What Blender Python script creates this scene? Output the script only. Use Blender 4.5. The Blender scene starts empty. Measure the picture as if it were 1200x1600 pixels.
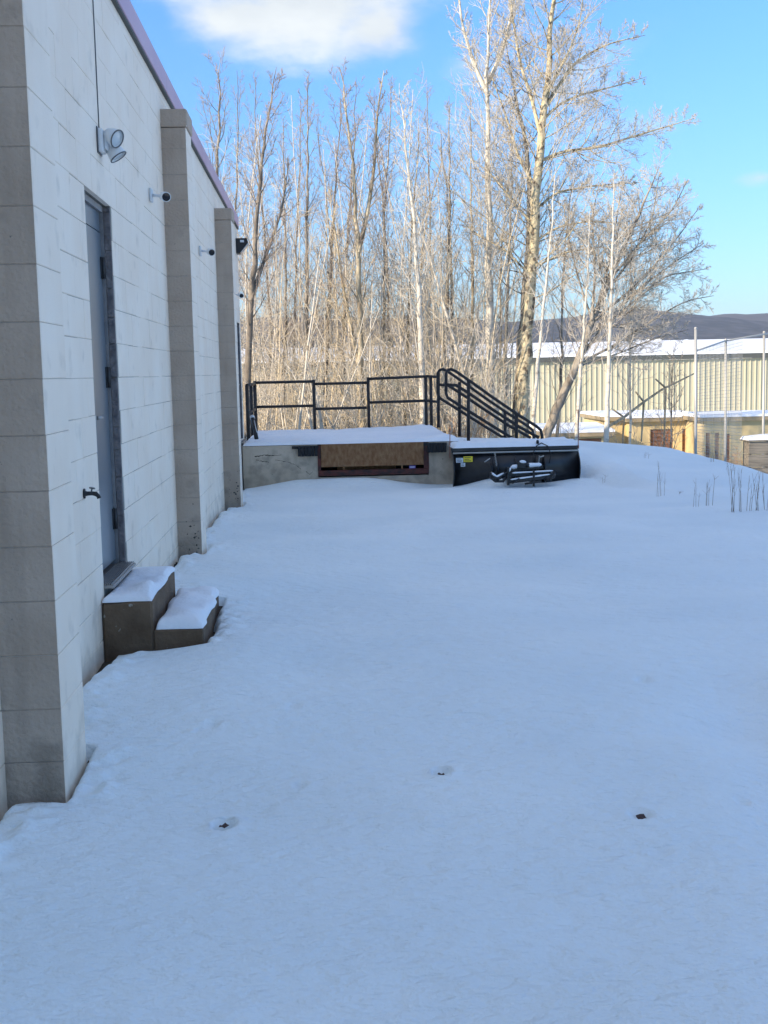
import bpy, math, random
import numpy as np
from mathutils import Vector, Matrix
random.seed(7); rng = np.random.default_rng(7)
SC = bpy.context.scene
COL = SC.collection

# ------------------------------------------------------------------ camera
YAW, PITCH, ROLL, F = math.radians(3.1165), math.radians(6.7564), math.radians(1.2), 1850.0
EYE = Vector((0, 0, 1.5))
_f = Vector((math.sin(YAW)*math.cos(PITCH), math.cos(YAW)*math.cos(PITCH), -math.sin(PITCH)))
_r0 = Vector((math.cos(YAW), -math.sin(YAW), 0)); _u0 = _r0.cross(_f)
_r = _r0*math.cos(ROLL) - _u0*math.sin(ROLL); _u = _u0*math.cos(ROLL) + _r0*math.sin(ROLL)
cam = bpy.data.cameras.new('camera'); cam_o = bpy.data.objects.new('camera', cam); COL.objects.link(cam_o)
m = Matrix.Identity(4)
for i, v in enumerate((_r, _u, -_f)):
    for j in range(3): m[j][i] = v[j]
m.translation = EYE
cam_o.matrix_world = m
cam.sensor_fit = 'VERTICAL'; cam.sensor_height = 24; cam.lens = F/1600*24
cam.clip_start = 0.05; cam.clip_end = 20000
SC.camera = cam_o

# ------------------------------------------------------------------ sun, sky, exposure
SUN_EL = math.radians(21); SUN_AZ = math.radians(238)    # compass azimuth the sun stands at (from +Y, clockwise): behind left
sdir = Vector((math.sin(SUN_AZ)*math.cos(SUN_EL), math.cos(SUN_AZ)*math.cos(SUN_EL), math.sin(SUN_EL)))
sl = bpy.data.lights.new('sun', 'SUN'); sl.energy = 2.7; sl.angle = math.radians(0.55); sl.color = (1.0, 0.83, 0.62)
so = bpy.data.objects.new('sun', sl); COL.objects.link(so)
so.rotation_euler = sdir.to_track_quat('Z', 'Y').to_euler()
SC.view_settings.view_transform = 'Standard'; SC.view_settings.look = 'None'
SC.view_settings.exposure = 1.62; SC.view_settings.gamma = 1.0
try: SC.view_settings.use_curve_mapping = False
except Exception: pass

W = bpy.data.worlds.new('World'); SC.world = W; W.use_nodes = True
nt = W.node_tree; nt.nodes.clear()
def N(nt, t, **k):
    n = nt.nodes.new(t)
    for a, b in k.items(): setattr(n, a, b)
    return n
out = N(nt, 'ShaderNodeOutputWorld'); bg = N(nt, 'ShaderNodeBackground'); bg.inputs[1].default_value = 0.13
sky = N(nt, 'ShaderNodeTexSky'); sky.sky_type = 'NISHITA'; sky.sun_disc = False
sky.sun_elevation = SUN_EL; sky.sun_rotation = SUN_AZ; sky.air_density = 1.0; sky.dust_density = 0.3; sky.ozone_density = 1.6
tc = N(nt, 'ShaderNodeTexCoord')
sepd = N(nt, 'ShaderNodeSeparateXYZ'); nt.links.new(tc.outputs['Generated'], sepd.inputs[0])
def math_n(nt, op, a=None, b=None, clamp=False):
    n = N(nt, 'ShaderNodeMath', operation=op, use_clamp=clamp)
    for i, v in enumerate((a, b)):
        if v is None: continue
        if isinstance(v, (int, float)): n.inputs[i].default_value = v
        else: nt.links.new(v, n.inputs[i])
    return n.outputs[0]
def ray(px, py):
    d = (_f + _r*((px-600)/F) - _u*((py-800)/F)); return d.normalized()
mp = N(nt, 'ShaderNodeMapping'); mp.inputs['Scale'].default_value = (8, 8, 18); nt.links.new(tc.outputs['Generated'], mp.inputs[0])
nz = N(nt, 'ShaderNodeTexNoise'); nz.inputs['Scale'].default_value = 1.0; nz.inputs['Detail'].default_value = 7; nz.inputs['Roughness'].default_value = 0.55
nt.links.new(mp.outputs[0], nz.inputs['Vector'])
cov = None
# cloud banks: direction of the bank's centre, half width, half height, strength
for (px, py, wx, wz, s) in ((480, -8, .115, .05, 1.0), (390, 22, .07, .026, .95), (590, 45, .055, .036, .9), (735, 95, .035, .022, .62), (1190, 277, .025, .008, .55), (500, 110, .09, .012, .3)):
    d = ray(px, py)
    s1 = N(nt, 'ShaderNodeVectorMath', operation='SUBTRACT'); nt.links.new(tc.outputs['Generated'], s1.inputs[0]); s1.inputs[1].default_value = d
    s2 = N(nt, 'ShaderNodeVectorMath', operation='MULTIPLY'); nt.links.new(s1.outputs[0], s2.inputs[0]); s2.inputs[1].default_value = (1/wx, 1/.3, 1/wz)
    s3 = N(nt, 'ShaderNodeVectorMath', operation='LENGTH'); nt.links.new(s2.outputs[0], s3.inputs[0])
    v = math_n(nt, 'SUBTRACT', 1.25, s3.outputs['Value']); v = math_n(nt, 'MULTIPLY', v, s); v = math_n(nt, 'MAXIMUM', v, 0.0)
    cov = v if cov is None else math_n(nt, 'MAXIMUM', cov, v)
# unseen bright clouds above the view, added to lift the light in the shade
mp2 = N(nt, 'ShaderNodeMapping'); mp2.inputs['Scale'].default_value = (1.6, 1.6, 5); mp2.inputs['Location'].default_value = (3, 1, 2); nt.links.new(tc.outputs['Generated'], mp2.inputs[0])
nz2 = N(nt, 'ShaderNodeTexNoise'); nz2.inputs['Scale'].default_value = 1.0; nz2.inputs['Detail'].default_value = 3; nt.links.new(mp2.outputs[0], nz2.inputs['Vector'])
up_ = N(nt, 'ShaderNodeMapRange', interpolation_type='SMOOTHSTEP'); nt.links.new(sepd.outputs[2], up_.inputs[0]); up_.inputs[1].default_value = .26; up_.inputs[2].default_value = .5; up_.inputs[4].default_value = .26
fill_clouds = math_n(nt, 'MULTIPLY', math_n(nt, 'ADD', math_n(nt, 'SUBTRACT', nz2.outputs[0], 0.66), up_.outputs[0]), 5.0)
cov = math_n(nt, 'MAXIMUM', cov, fill_clouds)
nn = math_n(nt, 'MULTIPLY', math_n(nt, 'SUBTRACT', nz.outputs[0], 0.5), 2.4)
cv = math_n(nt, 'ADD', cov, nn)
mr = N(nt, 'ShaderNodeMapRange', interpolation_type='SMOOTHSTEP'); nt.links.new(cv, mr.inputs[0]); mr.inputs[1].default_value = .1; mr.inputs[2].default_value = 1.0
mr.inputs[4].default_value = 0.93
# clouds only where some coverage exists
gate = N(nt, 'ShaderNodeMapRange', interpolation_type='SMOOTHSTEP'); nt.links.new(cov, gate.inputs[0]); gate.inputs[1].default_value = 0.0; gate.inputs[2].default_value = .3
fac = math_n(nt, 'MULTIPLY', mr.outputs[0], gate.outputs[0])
skyt = N(nt, 'ShaderNodeMix', data_type='RGBA', blend_type='MULTIPLY'); skyt.inputs['Factor'].default_value = 1.0
nt.links.new(sky.outputs[0], skyt.inputs['A']); 
hr = N(nt, 'ShaderNodeMapRange', interpolation_type='SMOOTHSTEP'); nt.links.new(sepd.outputs[2], hr.inputs[0]); hr.inputs[1].default_value = -.02; hr.inputs[2].default_value = .34
tint = N(nt, 'ShaderNodeMix', data_type='RGBA'); nt.links.new(hr.outputs[0], tint.inputs['Factor']); tint.inputs['A'].default_value = (.26, .36, .51, 1); tint.inputs['B'].default_value = (.265, .475, .72, 1)
nt.links.new(tint.outputs['Result'], skyt.inputs['B'])
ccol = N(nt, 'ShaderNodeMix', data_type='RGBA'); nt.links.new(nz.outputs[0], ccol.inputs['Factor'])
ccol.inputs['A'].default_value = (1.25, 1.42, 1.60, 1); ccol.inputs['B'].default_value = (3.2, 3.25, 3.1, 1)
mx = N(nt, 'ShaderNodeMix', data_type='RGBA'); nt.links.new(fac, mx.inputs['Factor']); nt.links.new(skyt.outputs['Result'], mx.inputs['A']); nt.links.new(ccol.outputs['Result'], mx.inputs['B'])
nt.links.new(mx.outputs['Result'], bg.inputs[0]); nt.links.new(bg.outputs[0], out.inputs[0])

# ------------------------------------------------------------------ helpers
def at(px, py, Y):
    """point of the place seen at photo pixel (px, py) on the plane y = Y"""
    d = _f + _r*((px-600)/F) - _u*((py-800)/F)
    return EYE + d*(Y/d.y)
def sm(a, b, x):
    t = np.clip((np.asarray(x, float)-a)/(b-a), 0, 1); return t*t*(3-2*t)
_perm = rng.random((256, 256))
def vnoise(x, y, s=1.0, seed=0):
    x = np.asarray(x, float)/s + seed*17.3; y = np.asarray(y, float)/s + seed*9.1
    xi = np.floor(x).astype(int); yi = np.floor(y).astype(int); fx = x-xi; fy = y-yi
    fx = fx*fx*(3-2*fx); fy = fy*fy*(3-2*fy)
    g = lambda a, b: _perm[a % 256, b % 256]
    return (g(xi, yi)*(1-fx)+g(xi+1, yi)*fx)*(1-fy) + (g(xi, yi+1)*(1-fx)+g(xi+1, yi+1)*fx)*fy - .5

MATS = {}
def mat(name, col, rough=.8, metal=0., col2=None, scale=4., detail=6., lo=.35, hi=.65, bump=0., bscale=40., stretch=None, spots=None, sss=0., spec=None, bdist=.01, coord='Object'):
    """noise-mottled principled material; spots = (colour, scale, threshold) for chips, rust or dirt"""
    mt = bpy.data.materials.new(name); mt.use_nodes = True; t = mt.node_tree; b = t.nodes['Principled BSDF']
    b.inputs['Roughness'].default_value = rough; b.inputs['Metallic'].default_value = metal
    if spec is not None: b.inputs['Specular IOR Level'].default_value = spec
    c = N(t, 'ShaderNodeTexCoord'); src = c.outputs[coord]
    if stretch:
        k = N(t, 'ShaderNodeMapping'); k.inputs['Scale'].default_value = stretch; t.links.new(src, k.inputs[0]); src = k.outputs[0]
    last = None
    if col2:
        n = N(t, 'ShaderNodeTexNoise'); n.inputs['Scale'].default_value = scale; n.inputs['Detail'].default_value = detail; t.links.new(src, n.inputs['Vector'])
        r = N(t, 'ShaderNodeMapRange'); r.inputs[1].default_value = lo; r.inputs[2].default_value = hi; t.links.new(n.outputs[0], r.inputs[0])
        x = N(t, 'ShaderNodeMix', data_type='RGBA'); x.inputs['A'].default_value = (*col, 1); x.inputs['B'].default_value = (*col2, 1); t.links.new(r.outputs[0], x.inputs['Factor']); last = x.outputs['Result']
    if spots:
        n = N(t, 'ShaderNodeTexNoise'); n.inputs['Scale'].default_value = spots[1]; n.inputs['Detail'].default_value = 8; n.inputs['Roughness'].default_value = .65; t.links.new(src, n.inputs['Vector'])
        r = N(t, 'ShaderNodeMapRange'); r.inputs[1].default_value = spots[2]; r.inputs[2].default_value = spots[2]+.03; t.links.new(n.outputs[0], r.inputs[0])
        x = N(t, 'ShaderNodeMix', data_type='RGBA'); x.inputs['B'].default_value = (*spots[0], 1); t.links.new(r.outputs[0], x.inputs['Factor'])
        if last is None: x.inputs['A'].default_value = (*col, 1)
        else: t.links.new(last, x.inputs['A'])
        last = x.outputs['Result']
    if last is None: b.inputs['Base Color'].default_value = (*col, 1)
    else: t.links.new(last, b.inputs['Base Color'])
    if bump:
        n = N(t, 'ShaderNodeTexNoise'); n.inputs['Scale'].default_value = bscale; n.inputs['Detail'].default_value = 5; t.links.new(src, n.inputs['Vector'])
        k = N(t, 'ShaderNodeBump'); k.inputs['Strength'].default_value = bump; k.inputs['Distance'].default_value = bdist; t.links.new(n.outputs[0], k.inputs['Height']); t.links.new(k.outputs[0], b.inputs['Normal'])
    if sss:
        b.inputs['Subsurface Weight'].default_value = sss; b.inputs['Subsurface Radius'].default_value = (.02, .02, .025)
    MATS[name] = mt; return mt

mat('snow', (.80, .83, .87), .75, col2=(.86, .88, .91), scale=1.3, bump=.55, bscale=38, bdist=.012)
def snow_ground_mat():
    mt = bpy.data.materials.new('snow_surface'); mt.use_nodes = True; t = mt.node_tree; b = t.nodes['Principled BSDF']
    b.inputs['Roughness'].default_value = .7; b.inputs['Specular IOR Level'].default_value = .3
    c = N(t, 'ShaderNodeTexCoord')
    n0 = N(t, 'ShaderNodeTexNoise'); n0.inputs['Scale'].default_value = .7; n0.inputs['Detail'].default_value = 6; t.links.new(c.outputs['Object'], n0.inputs['Vector'])
    x = N(t, 'ShaderNodeMix', data_type='RGBA'); x.inputs['A'].default_value = (.74, .82, .86, 1); x.inputs['B'].default_value = (.84, .90, .92, 1)
    r = N(t, 'ShaderNodeMapRange'); r.inputs[1].default_value = .3; r.inputs[2].default_value = .7; t.links.new(n0.outputs[0], r.inputs[0]); t.links.new(r.outputs[0], x.inputs['Factor'])
    t.links.new(x.outputs['Result'], b.inputs['Base Color'])
    # wind-ripple relief, grain relief
    k = N(t, 'ShaderNodeMapping'); k.inputs['Scale'].default_value = (11, 19, 11); k.inputs['Rotation'].default_value = (0, 0, .25); t.links.new(c.outputs['Object'], k.inputs[0])
    n1 = N(t, 'ShaderNodeTexNoise'); n1.inputs['Scale'].default_value = 1.; n1.inputs['Detail'].default_value = 2.5; n1.inputs['Distortion'].default_value = .0; t.links.new(k.outputs[0], n1.inputs['Vector'])
    n2 = N(t, 'ShaderNodeTexNoise'); n2.inputs['Scale'].default_value = 85; n2.inputs['Detail'].default_value = 2; t.links.new(c.outputs['Object'], n2.inputs['Vector'])
    b1 = N(t, 'ShaderNodeBump'); b1.inputs['Strength'].default_value = 1.0; b1.inputs['Distance'].default_value = .028; t.links.new(n1.outputs[0], b1.inputs['Height'])
    b2 = N(t, 'ShaderNodeBump'); b2.inputs['Strength'].default_value = .9; b2.inputs['Distance'].default_value = .005; t.links.new(n2.outputs[0], b2.inputs['Height']); t.links.new(b1.outputs[0], b2.inputs['Normal'])
    t.links.new(b2.outputs[0], b.inputs['Normal'])
    MATS['snow_surface'] = mt
snow_ground_mat()
def weathered(name, streak, low):
    mt = MATS[name]; t = mt.node_tree; b = t.nodes['Principled BSDF']; src = b.inputs['Base Color'].links[0].from_socket
    c = N(t, 'ShaderNodeTexCoord'); k = N(t, 'ShaderNodeMapping'); k.inputs['Scale'].default_value = (7, 7, .8); t.links.new(c.outputs['Object'], k.inputs[0])
    n = N(t, 'ShaderNodeTexNoise'); n.inputs['Scale'].default_value = 1.; n.inputs['Detail'].default_value = 6; t.links.new(k.outputs[0], n.inputs['Vector'])
    r = N(t, 'ShaderNodeMapRange'); r.inputs[1].default_value = .52; r.inputs[2].default_value = .75; r.inputs[4].default_value = streak; t.links.new(n.outputs[0], r.inputs[0])
    n2 = N(t, 'ShaderNodeTexNoise'); n2.inputs['Scale'].default_value = 6.; n2.inputs['Detail'].default_value = 8; t.links.new(c.outputs['Object'], n2.inputs['Vector'])
    sp = N(t, 'ShaderNodeSeparateXYZ'); t.links.new(c.outputs['Object'], sp.inputs[0])
    h = N(t, 'ShaderNodeMapRange'); h.inputs[1].default_value = .45; h.inputs[2].default_value = -.1; h.inputs[3].default_value = 0; h.inputs[4].default_value = .22; t.links.new(sp.outputs[2], h.inputs[0])
    a = math_n(t, 'ADD', n2.outputs[0], h.outputs[0]); r2 = N(t, 'ShaderNodeMapRange'); r2.inputs[1].default_value = .60; r2.inputs[2].default_value = .80; r2.inputs[4].default_value = low; t.links.new(a, r2.inputs[0])
    f = math_n(t, 'MAXIMUM', r.outputs[0], r2.outputs[0]); x = N(t, 'ShaderNodeMix', data_type='RGBA'); t.links.new(f, x.inputs['Factor']); t.links.new(src, x.inputs['A']); x.inputs['B'].default_value = (.20, .16, .12, 1)
    t.links.new(x.outputs['Result'], b.inputs['Base Color'])
mat('cream_paint', (.86, .725, .585), .65, col2=(.90, .785, .655), scale=2.2, bump=.25, bscale=70, bdist=.006, spots=((.45, .41, .36), 9, .73), coord='Object')
mat('taupe_paint', (.43, .33, .25), .8, col2=(.50, .395, .31), scale=3, bump=.8, bscale=55, bdist=.012, spots=((.16, .15, .14), 22, .69))
mat('mortar', (.42, .40, .36), .95, col2=(.20, .19, .17), scale=3, bump=.4, bscale=80)
mat('mortar_dark', (.07, .062, .055), .95)
mat('dock_paint', (.52, .41, .30), .85, col2=(.60, .49, .37), scale=3, bump=.5, bscale=50, spots=((.10, .09, .08), 5, .665))
mat('old_concrete', (.10, .062, .036), .95, col2=(.18, .12, .075), scale=5, bump=.7, bscale=45, spots=((.34, .32, .28), 14, .66))
mat('mauve_metal', (.47, .29, .38), .45, metal=.0, col2=(.52, .34, .42), scale=1.2)
mat('roof_membrane', (.5, .5, .52), .9)
mat('door_steel', (.17, .21, .25), .30, metal=.5, col2=(.22, .26, .30), scale=2, bump=.05, bscale=9, bdist=.01)
mat('door_frame_paint', (.20, .19, .19), .6, col2=(.28, .26, .25), scale=12, bump=.5, bscale=40)
mat('raw_block', (.25, .22, .21), .95, col2=(.15, .13, .13), scale=14, bump=1.0, bscale=30, bdist=.02)
mat('aluminium', (.36, .34, .32), .45, metal=.7)
mat('black_metal', (.012, .012, .013), .5, bump=.1, bscale=80)
mat('black_rail', (.014, .012, .012), .55, col2=(.035, .022, .018), scale=20, lo=.5, hi=.75)
mat('plow_black', (.010, .010, .012), .33, col2=(.03, .028, .028), scale=4, lo=.45, hi=.7)
mat('rubber', (.018, .018, .019), .85, bump=.6, bscale=60)
mat('rust_plate', (.20, .085, .03), .8, metal=.0, col2=(.29, .155, .07), scale=22, lo=.35, hi=.65, bump=.8, bscale=90, stretch=(1, 1, .5))
mat('red_steel', (.13, .028, .018), .7, col2=(.03, .014, .012), scale=9)
mat('pit_dark', (.012, .011, .011), .9)
mat('purple_sticker', (.16, .10, .33), .5); mat('white_plastic', (.72, .73, .73), .4); mat('grey_plastic', (.10, .105, .11), .4)
mat('lens_glass', (.55, .60, .62), .08, spec=.9); mat('black_glass', (.006, .006, .008), .06)
mat('yellow_sticker', (.75, .58, .02), .5); mat('white_sticker', (.62, .65, .68), .5); mat('ink', (.03, .03, .035), .6)
mat('orange_rod', (.28, .06, .03), .5)
mat('soil', (.035, .028, .022), .95, col2=(.08, .065, .045), scale=30, bump=1., bscale=60, bdist=.02)
mat('dead_leaf_and_hole', (.055, .03, .025), .8)
mat('green_steel', (.40, .38, .27), .55, col2=(.46, .43, .32), scale=.4, bump=.1)
mat('trim_and_shadow', (.07, .075, .07), .6)  # dark trim colour, also used for the painted eave shadow
mat('shed_yellow', (.56, .44, .23), .85, col2=(.62, .50, .28), scale=1.6, bump=.2, bscale=20)
mat('shed_brown', (.22, .10, .05), .8, col2=(.30, .15, .08), scale=3)
mat('shed_fascia', (.30, .24, .15), .85)
mat('grey_wood', (.30, .26, .20), .9, col2=(.16, .14, .11), scale=5, stretch=(.6, 3, 9), bump=.5)
mat('galvanised', (.42, .42, .40), .5, metal=.35)
mat('birch_bark', (.56, .52, .44), .8, col2=(.20, .17, .13), scale=3, lo=.55, hi=.72, stretch=(1, 1, 3))
mat('cream_bark', (.50, .43, .28), .85, col2=(.13, .10, .07), scale=4.5, lo=.50, hi=.62, stretch=(2, 2, 1.5), bump=.6, bscale=12, bdist=.03)
mat('grey_bark', (.38, .34, .28), .9, col2=(.13, .11, .09), scale=3, stretch=(2, 2, .8), bump=.5, bscale=20, bdist=.02)
mat('dark_bark', (.13, .11, .09), .9, col2=(.26, .22, .17), scale=4, stretch=(2, 2, .8), bump=.5, bscale=20, bdist=.02)
mat('tan_bark', (.50, .43, .30), .9, col2=(.20, .15, .09), scale=3, stretch=(2, 2, .8))
mat('red_twig', (.33, .27, .23), .8); mat('grey_twig', (.33, .29, .24), .8); mat('pale_twig', (.54, .49, .41), .8); mat('tan_twig', (.60, .50, .34), .85)
mat('orange_brush', (.42, .25, .13), .9); mat('deep_twig', (.085, .07, .055), .9); mat('dry_stalk', (.26, .19, .14), .9); mat('brown_leaf', (.25, .12, .06), .85)
mat('hill_forest', (.030, .038, .052), .95, col2=(.075, .08, .095), scale=.03, detail=12, lo=.42, hi=.6)  # blue haze of distance put partly into the forest colour
mat('hill_far', (.045, .045, .058), .95, col2=(.065, .063, .075), scale=.006, detail=10)  # haze blue mixed into this hill colour as well
mat('house_white', (.75, .75, .73), .8)

def adopt(o, parent):
    # things are Empties moved to their base; parts are meshes whose own matrix is the identity
    o.parent = parent
    o.matrix_parent_inverse = Matrix.Translation(-parent.location) if parent.type == 'EMPTY' else Matrix.Identity(4)
    return o
weathered('cream_paint', .04, .3); weathered('taupe_paint', .35, .6); weathered('dock_paint', .5, .5); weathered('old_concrete', .5, .0)
def mesh_obj(name, verts, faces, mats, parent=None, midx=None, smooth=False):
    me = bpy.data.meshes.new(name); me.from_pydata([tuple(v) for v in verts], [], [tuple(f) for f in faces])
    for k in (mats if isinstance(mats, (list, tuple)) else [mats]): me.materials.append(MATS[k])
    if midx is not None: me.polygons.foreach_set('material_index', np.array(midx, dtype=np.int32))
    if smooth: me.polygons.foreach_set('use_smooth', np.ones(len(me.polygons), dtype=bool))
    me.update(); o = bpy.data.objects.new(name, me); COL.objects.link(o)
    if parent is not None: adopt(o, parent)
    return o
def np_mesh(name, V, Q, matn, parent=None, smooth=True, origin=None):
    """mesh from numpy arrays V (n,3), Q (m,4)"""
    me = bpy.data.meshes.new(name); n, q = len(V), len(Q)
    me.vertices.add(n); me.vertices.foreach_set('co', np.ascontiguousarray(V, dtype=np.float32).ravel())
    me.loops.add(q*4); me.loops.foreach_set('vertex_index', np.ascontiguousarray(Q, dtype=np.int32).ravel())
    me.polygons.add(q); me.polygons.foreach_set('loop_start', np.arange(0, q*4, 4, dtype=np.int32))
    try: me.polygons.foreach_set('loop_total', np.full(q, 4, dtype=np.int32))
    except Exception: pass
    me.polygons.foreach_set('use_smooth', np.full(q, smooth, dtype=bool))
    me.materials.append(MATS[matn]); me.update(calc_edges=True)
    o = bpy.data.objects.new(name, me); COL.objects.link(o)
    if parent is not None: adopt(o, parent)
    return o

class MB:
    """collects shapes in world coordinates and builds ONE mesh object"""
    def __init__(s): s.v = []; s.f = []; s.m = []; s.sm = []
    def _add(s, vs, fs, mi=0, smooth=False):
        b = len(s.v); s.v += [tuple(v) for v in vs]
        for f in fs: s.f.append(tuple(i+b for i in f)); s.m.append(mi); s.sm.append(smooth)
        return s
    def box(s, x0, x1, y0, y1, z0, z1, mi=0, c=0.0, fm=None, M=None):
        """axis box with chamfer c; fm = per face material index (-x,+x,-y,+y,-z,+z)"""
        if c <= 0:
            vs = [Vector((x, y, z)) for x in (x0, x1) for y in (y0, y1) for z in (z0, z1)]
            fs = [(0, 1, 3, 2), (4, 6, 7, 5), (0, 4, 5, 1), (2, 3, 7, 6), (0, 2, 6, 4), (1, 5, 7, 3)]
            if M: vs = [M @ v for v in vs]
            for i, f in enumerate(fs): pass
            b = len(s.v); s.v += [tuple(v) for v in vs]
            for i, f in enumerate(fs): s.f.append(tuple(k+b for k in f)); s.m.append(fm[i] if fm else mi); s.sm.append(False)
            return s
        vs = []; idx = {}
        lo = (x0, y0, z0); hi = (x1, y1, z1)
        for sx in (0, 1):
            for sy in (0, 1):
                for sz in (0, 1):
                    sg = (sx, sy, sz); full = [hi[i] if sg[i] else lo[i] for i in range(3)]; ins = [full[i]-c if sg[i] else full[i]+c for i in range(3)]
                    for a in range(3):
                        p = list(ins); p[a] = full[a]; idx[(sx, sy, sz, a)] = len(vs); vs.append(Vector(p))
        fs = []; mm = []
        for a in range(3):
            b_, c_ = (a+1) % 3, (a+2) % 3
            for sd in (0, 1):
                q = []
                for (u, w) in ((0, 0), (1, 0), (1, 1), (0, 1)):
                    g = [0, 0, 0]; g[a] = sd; g[b_] = u; g[c_] = w; q.append(idx[(*g, a)])
                if not sd: q.reverse()
                fs.append(q); mm.append(fm[a*2+sd] if fm else mi)
        for a in range(3):
            b_, c_ = (a+1) % 3, (a+2) % 3
            for u in (0, 1):
                for w in (0, 1):
                    g0 = [0, 0, 0]; g1 = [0, 0, 0]; g0[a] = 0; g1[a] = 1; g0[b_] = g1[b_] = u; g0[c_] = g1[c_] = w
                    q = [idx[(*g0, b_)], idx[(*g1, b_)], idx[(*g1, c_)], idx[(*g0, c_)]]
                    if u == w: q.reverse()
                    fs.append(q); mm.append(fm[b_*2+u] if fm else mi)
        for sx in (0, 1):
            for sy in (0, 1):
                for sz in (0, 1):
                    q = [idx[(sx, sy, sz, a)] for a in range(3)]
                    if (sx+sy+sz) % 2 == 0: q.reverse()
                    fs.append(q); mm.append(fm[0] if fm else mi)
        if M: vs = [M @ v for v in vs]
        b = len(s.v); s.v += [tuple(v) for v in vs]
        for f, k in zip(fs, mm): s.f.append(tuple(i+b for i in f)); s.m.append(k); s.sm.append(False)
        return s
    def tube(s, pts, r, n=8, mi=0, cap=True):
        pts = [Vector(p) for p in pts]; rs = r if isinstance(r, (list, tuple)) else [r]*len(pts)
        rings = []; b = len(s.v); prev = None
        for i, p in enumerate(pts):
            t = (pts[min(i+1, len(pts)-1)]-pts[max(i-1, 0)]).normalized()
            if prev is None: u = t.orthogonal().normalized()
            else:
                u = (prev - t*prev.dot(t)); u = u.normalized() if u.length > 1e-6 else t.orthogonal().normalized()
            prev = u; w = t.cross(u)
            for k in range(n):
                a = 2*math.pi*k/n; s.v.append(tuple(p+(u*math.cos(a)+w*math.sin(a))*rs[i]))
        for i in range(len(pts)-1):
            for k in range(n):
                s.f.append((b+i*n+k, b+i*n+(k+1) % n, b+(i+1)*n+(k+1) % n, b+(i+1)*n+k)); s.m.append(mi); s.sm.append(True)
        if cap:
            s.f.append(tuple(b+k for k in reversed(range(n)))); s.m.append(mi); s.sm.append(False)
            s.f.append(tuple(b+(len(pts)-1)*n+k for k in range(n))); s.m.append(mi); s.sm.append(False)
        return s
    def lathe(s, origin, axis, prof, n=16, mi=0):
        """prof = [(distance along axis, radius)]"""
        o = Vector(origin); a = Vector(axis).normalized()
        return s.tube([o+a*d for d, _ in prof], [max(r, 1e-4) for _, r in prof], n, mi) if all(prof[i+1][0] > prof[i][0] for i in range(len(prof)-1)) else s._lathe(o, a, prof, n, mi)
    def _lathe(s, o, a, prof, n, mi):
        u = a.orthogonal().normalized(); w = a.cross(u); b = len(s.v)
        for d, r in prof:
            for k in range(n):
                t = 2*math.pi*k/n; s.v.append(tuple(o+a*d+(u*math.cos(t)+w*math.sin(t))*r))
        for i in range(len(prof)-1):
            for k in range(n):
                s.f.append((b+i*n+k, b+i*n+(k+1) % n, b+(i+1)*n+(k+1) % n, b+(i+1)*n+k)); s.m.append(mi); s.sm.append(True)
        return s
    def prism(s, poly, d, mi=0):
        """planar polygon (3D points) extruded along vector d"""
        n = len(poly); d = Vector(d); vs = [Vector(p) for p in poly]+[Vector(p)+d for p in poly]
        fs = [tuple(range(n)), tuple(reversed(range(n, 2*n)))]+[(i, i+n, (i+1) % n+n, (i+1) % n) for i in range(n)]
        return s._add(vs, fs, mi)
    def build(s, name, mats, parent=None):
        o = mesh_obj(name, s.v, s.f, mats, None, s.m)
        o.data.polygons.foreach_set('use_smooth', np.array(s.sm, dtype=bool))
        if parent is not None: adopt(o, parent)
        return o
def thing(name, label, cat, loc=(0, 0, 0), group=None, kind=None):
    o = bpy.data.objects.new(name, None); COL.objects.link(o); o.location = loc; o.empty_display_size = .2
    o['label'] = label; o['category'] = cat
    if group: o['group'] = group
    if kind: o['kind'] = kind
    return o
def tag(o, label=None, cat=None, group=None, kind=None):
    if label: o['label'] = label
    if cat: o['category'] = cat
    if group: o['group'] = group
    if kind: o['kind'] = kind
    return o

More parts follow.
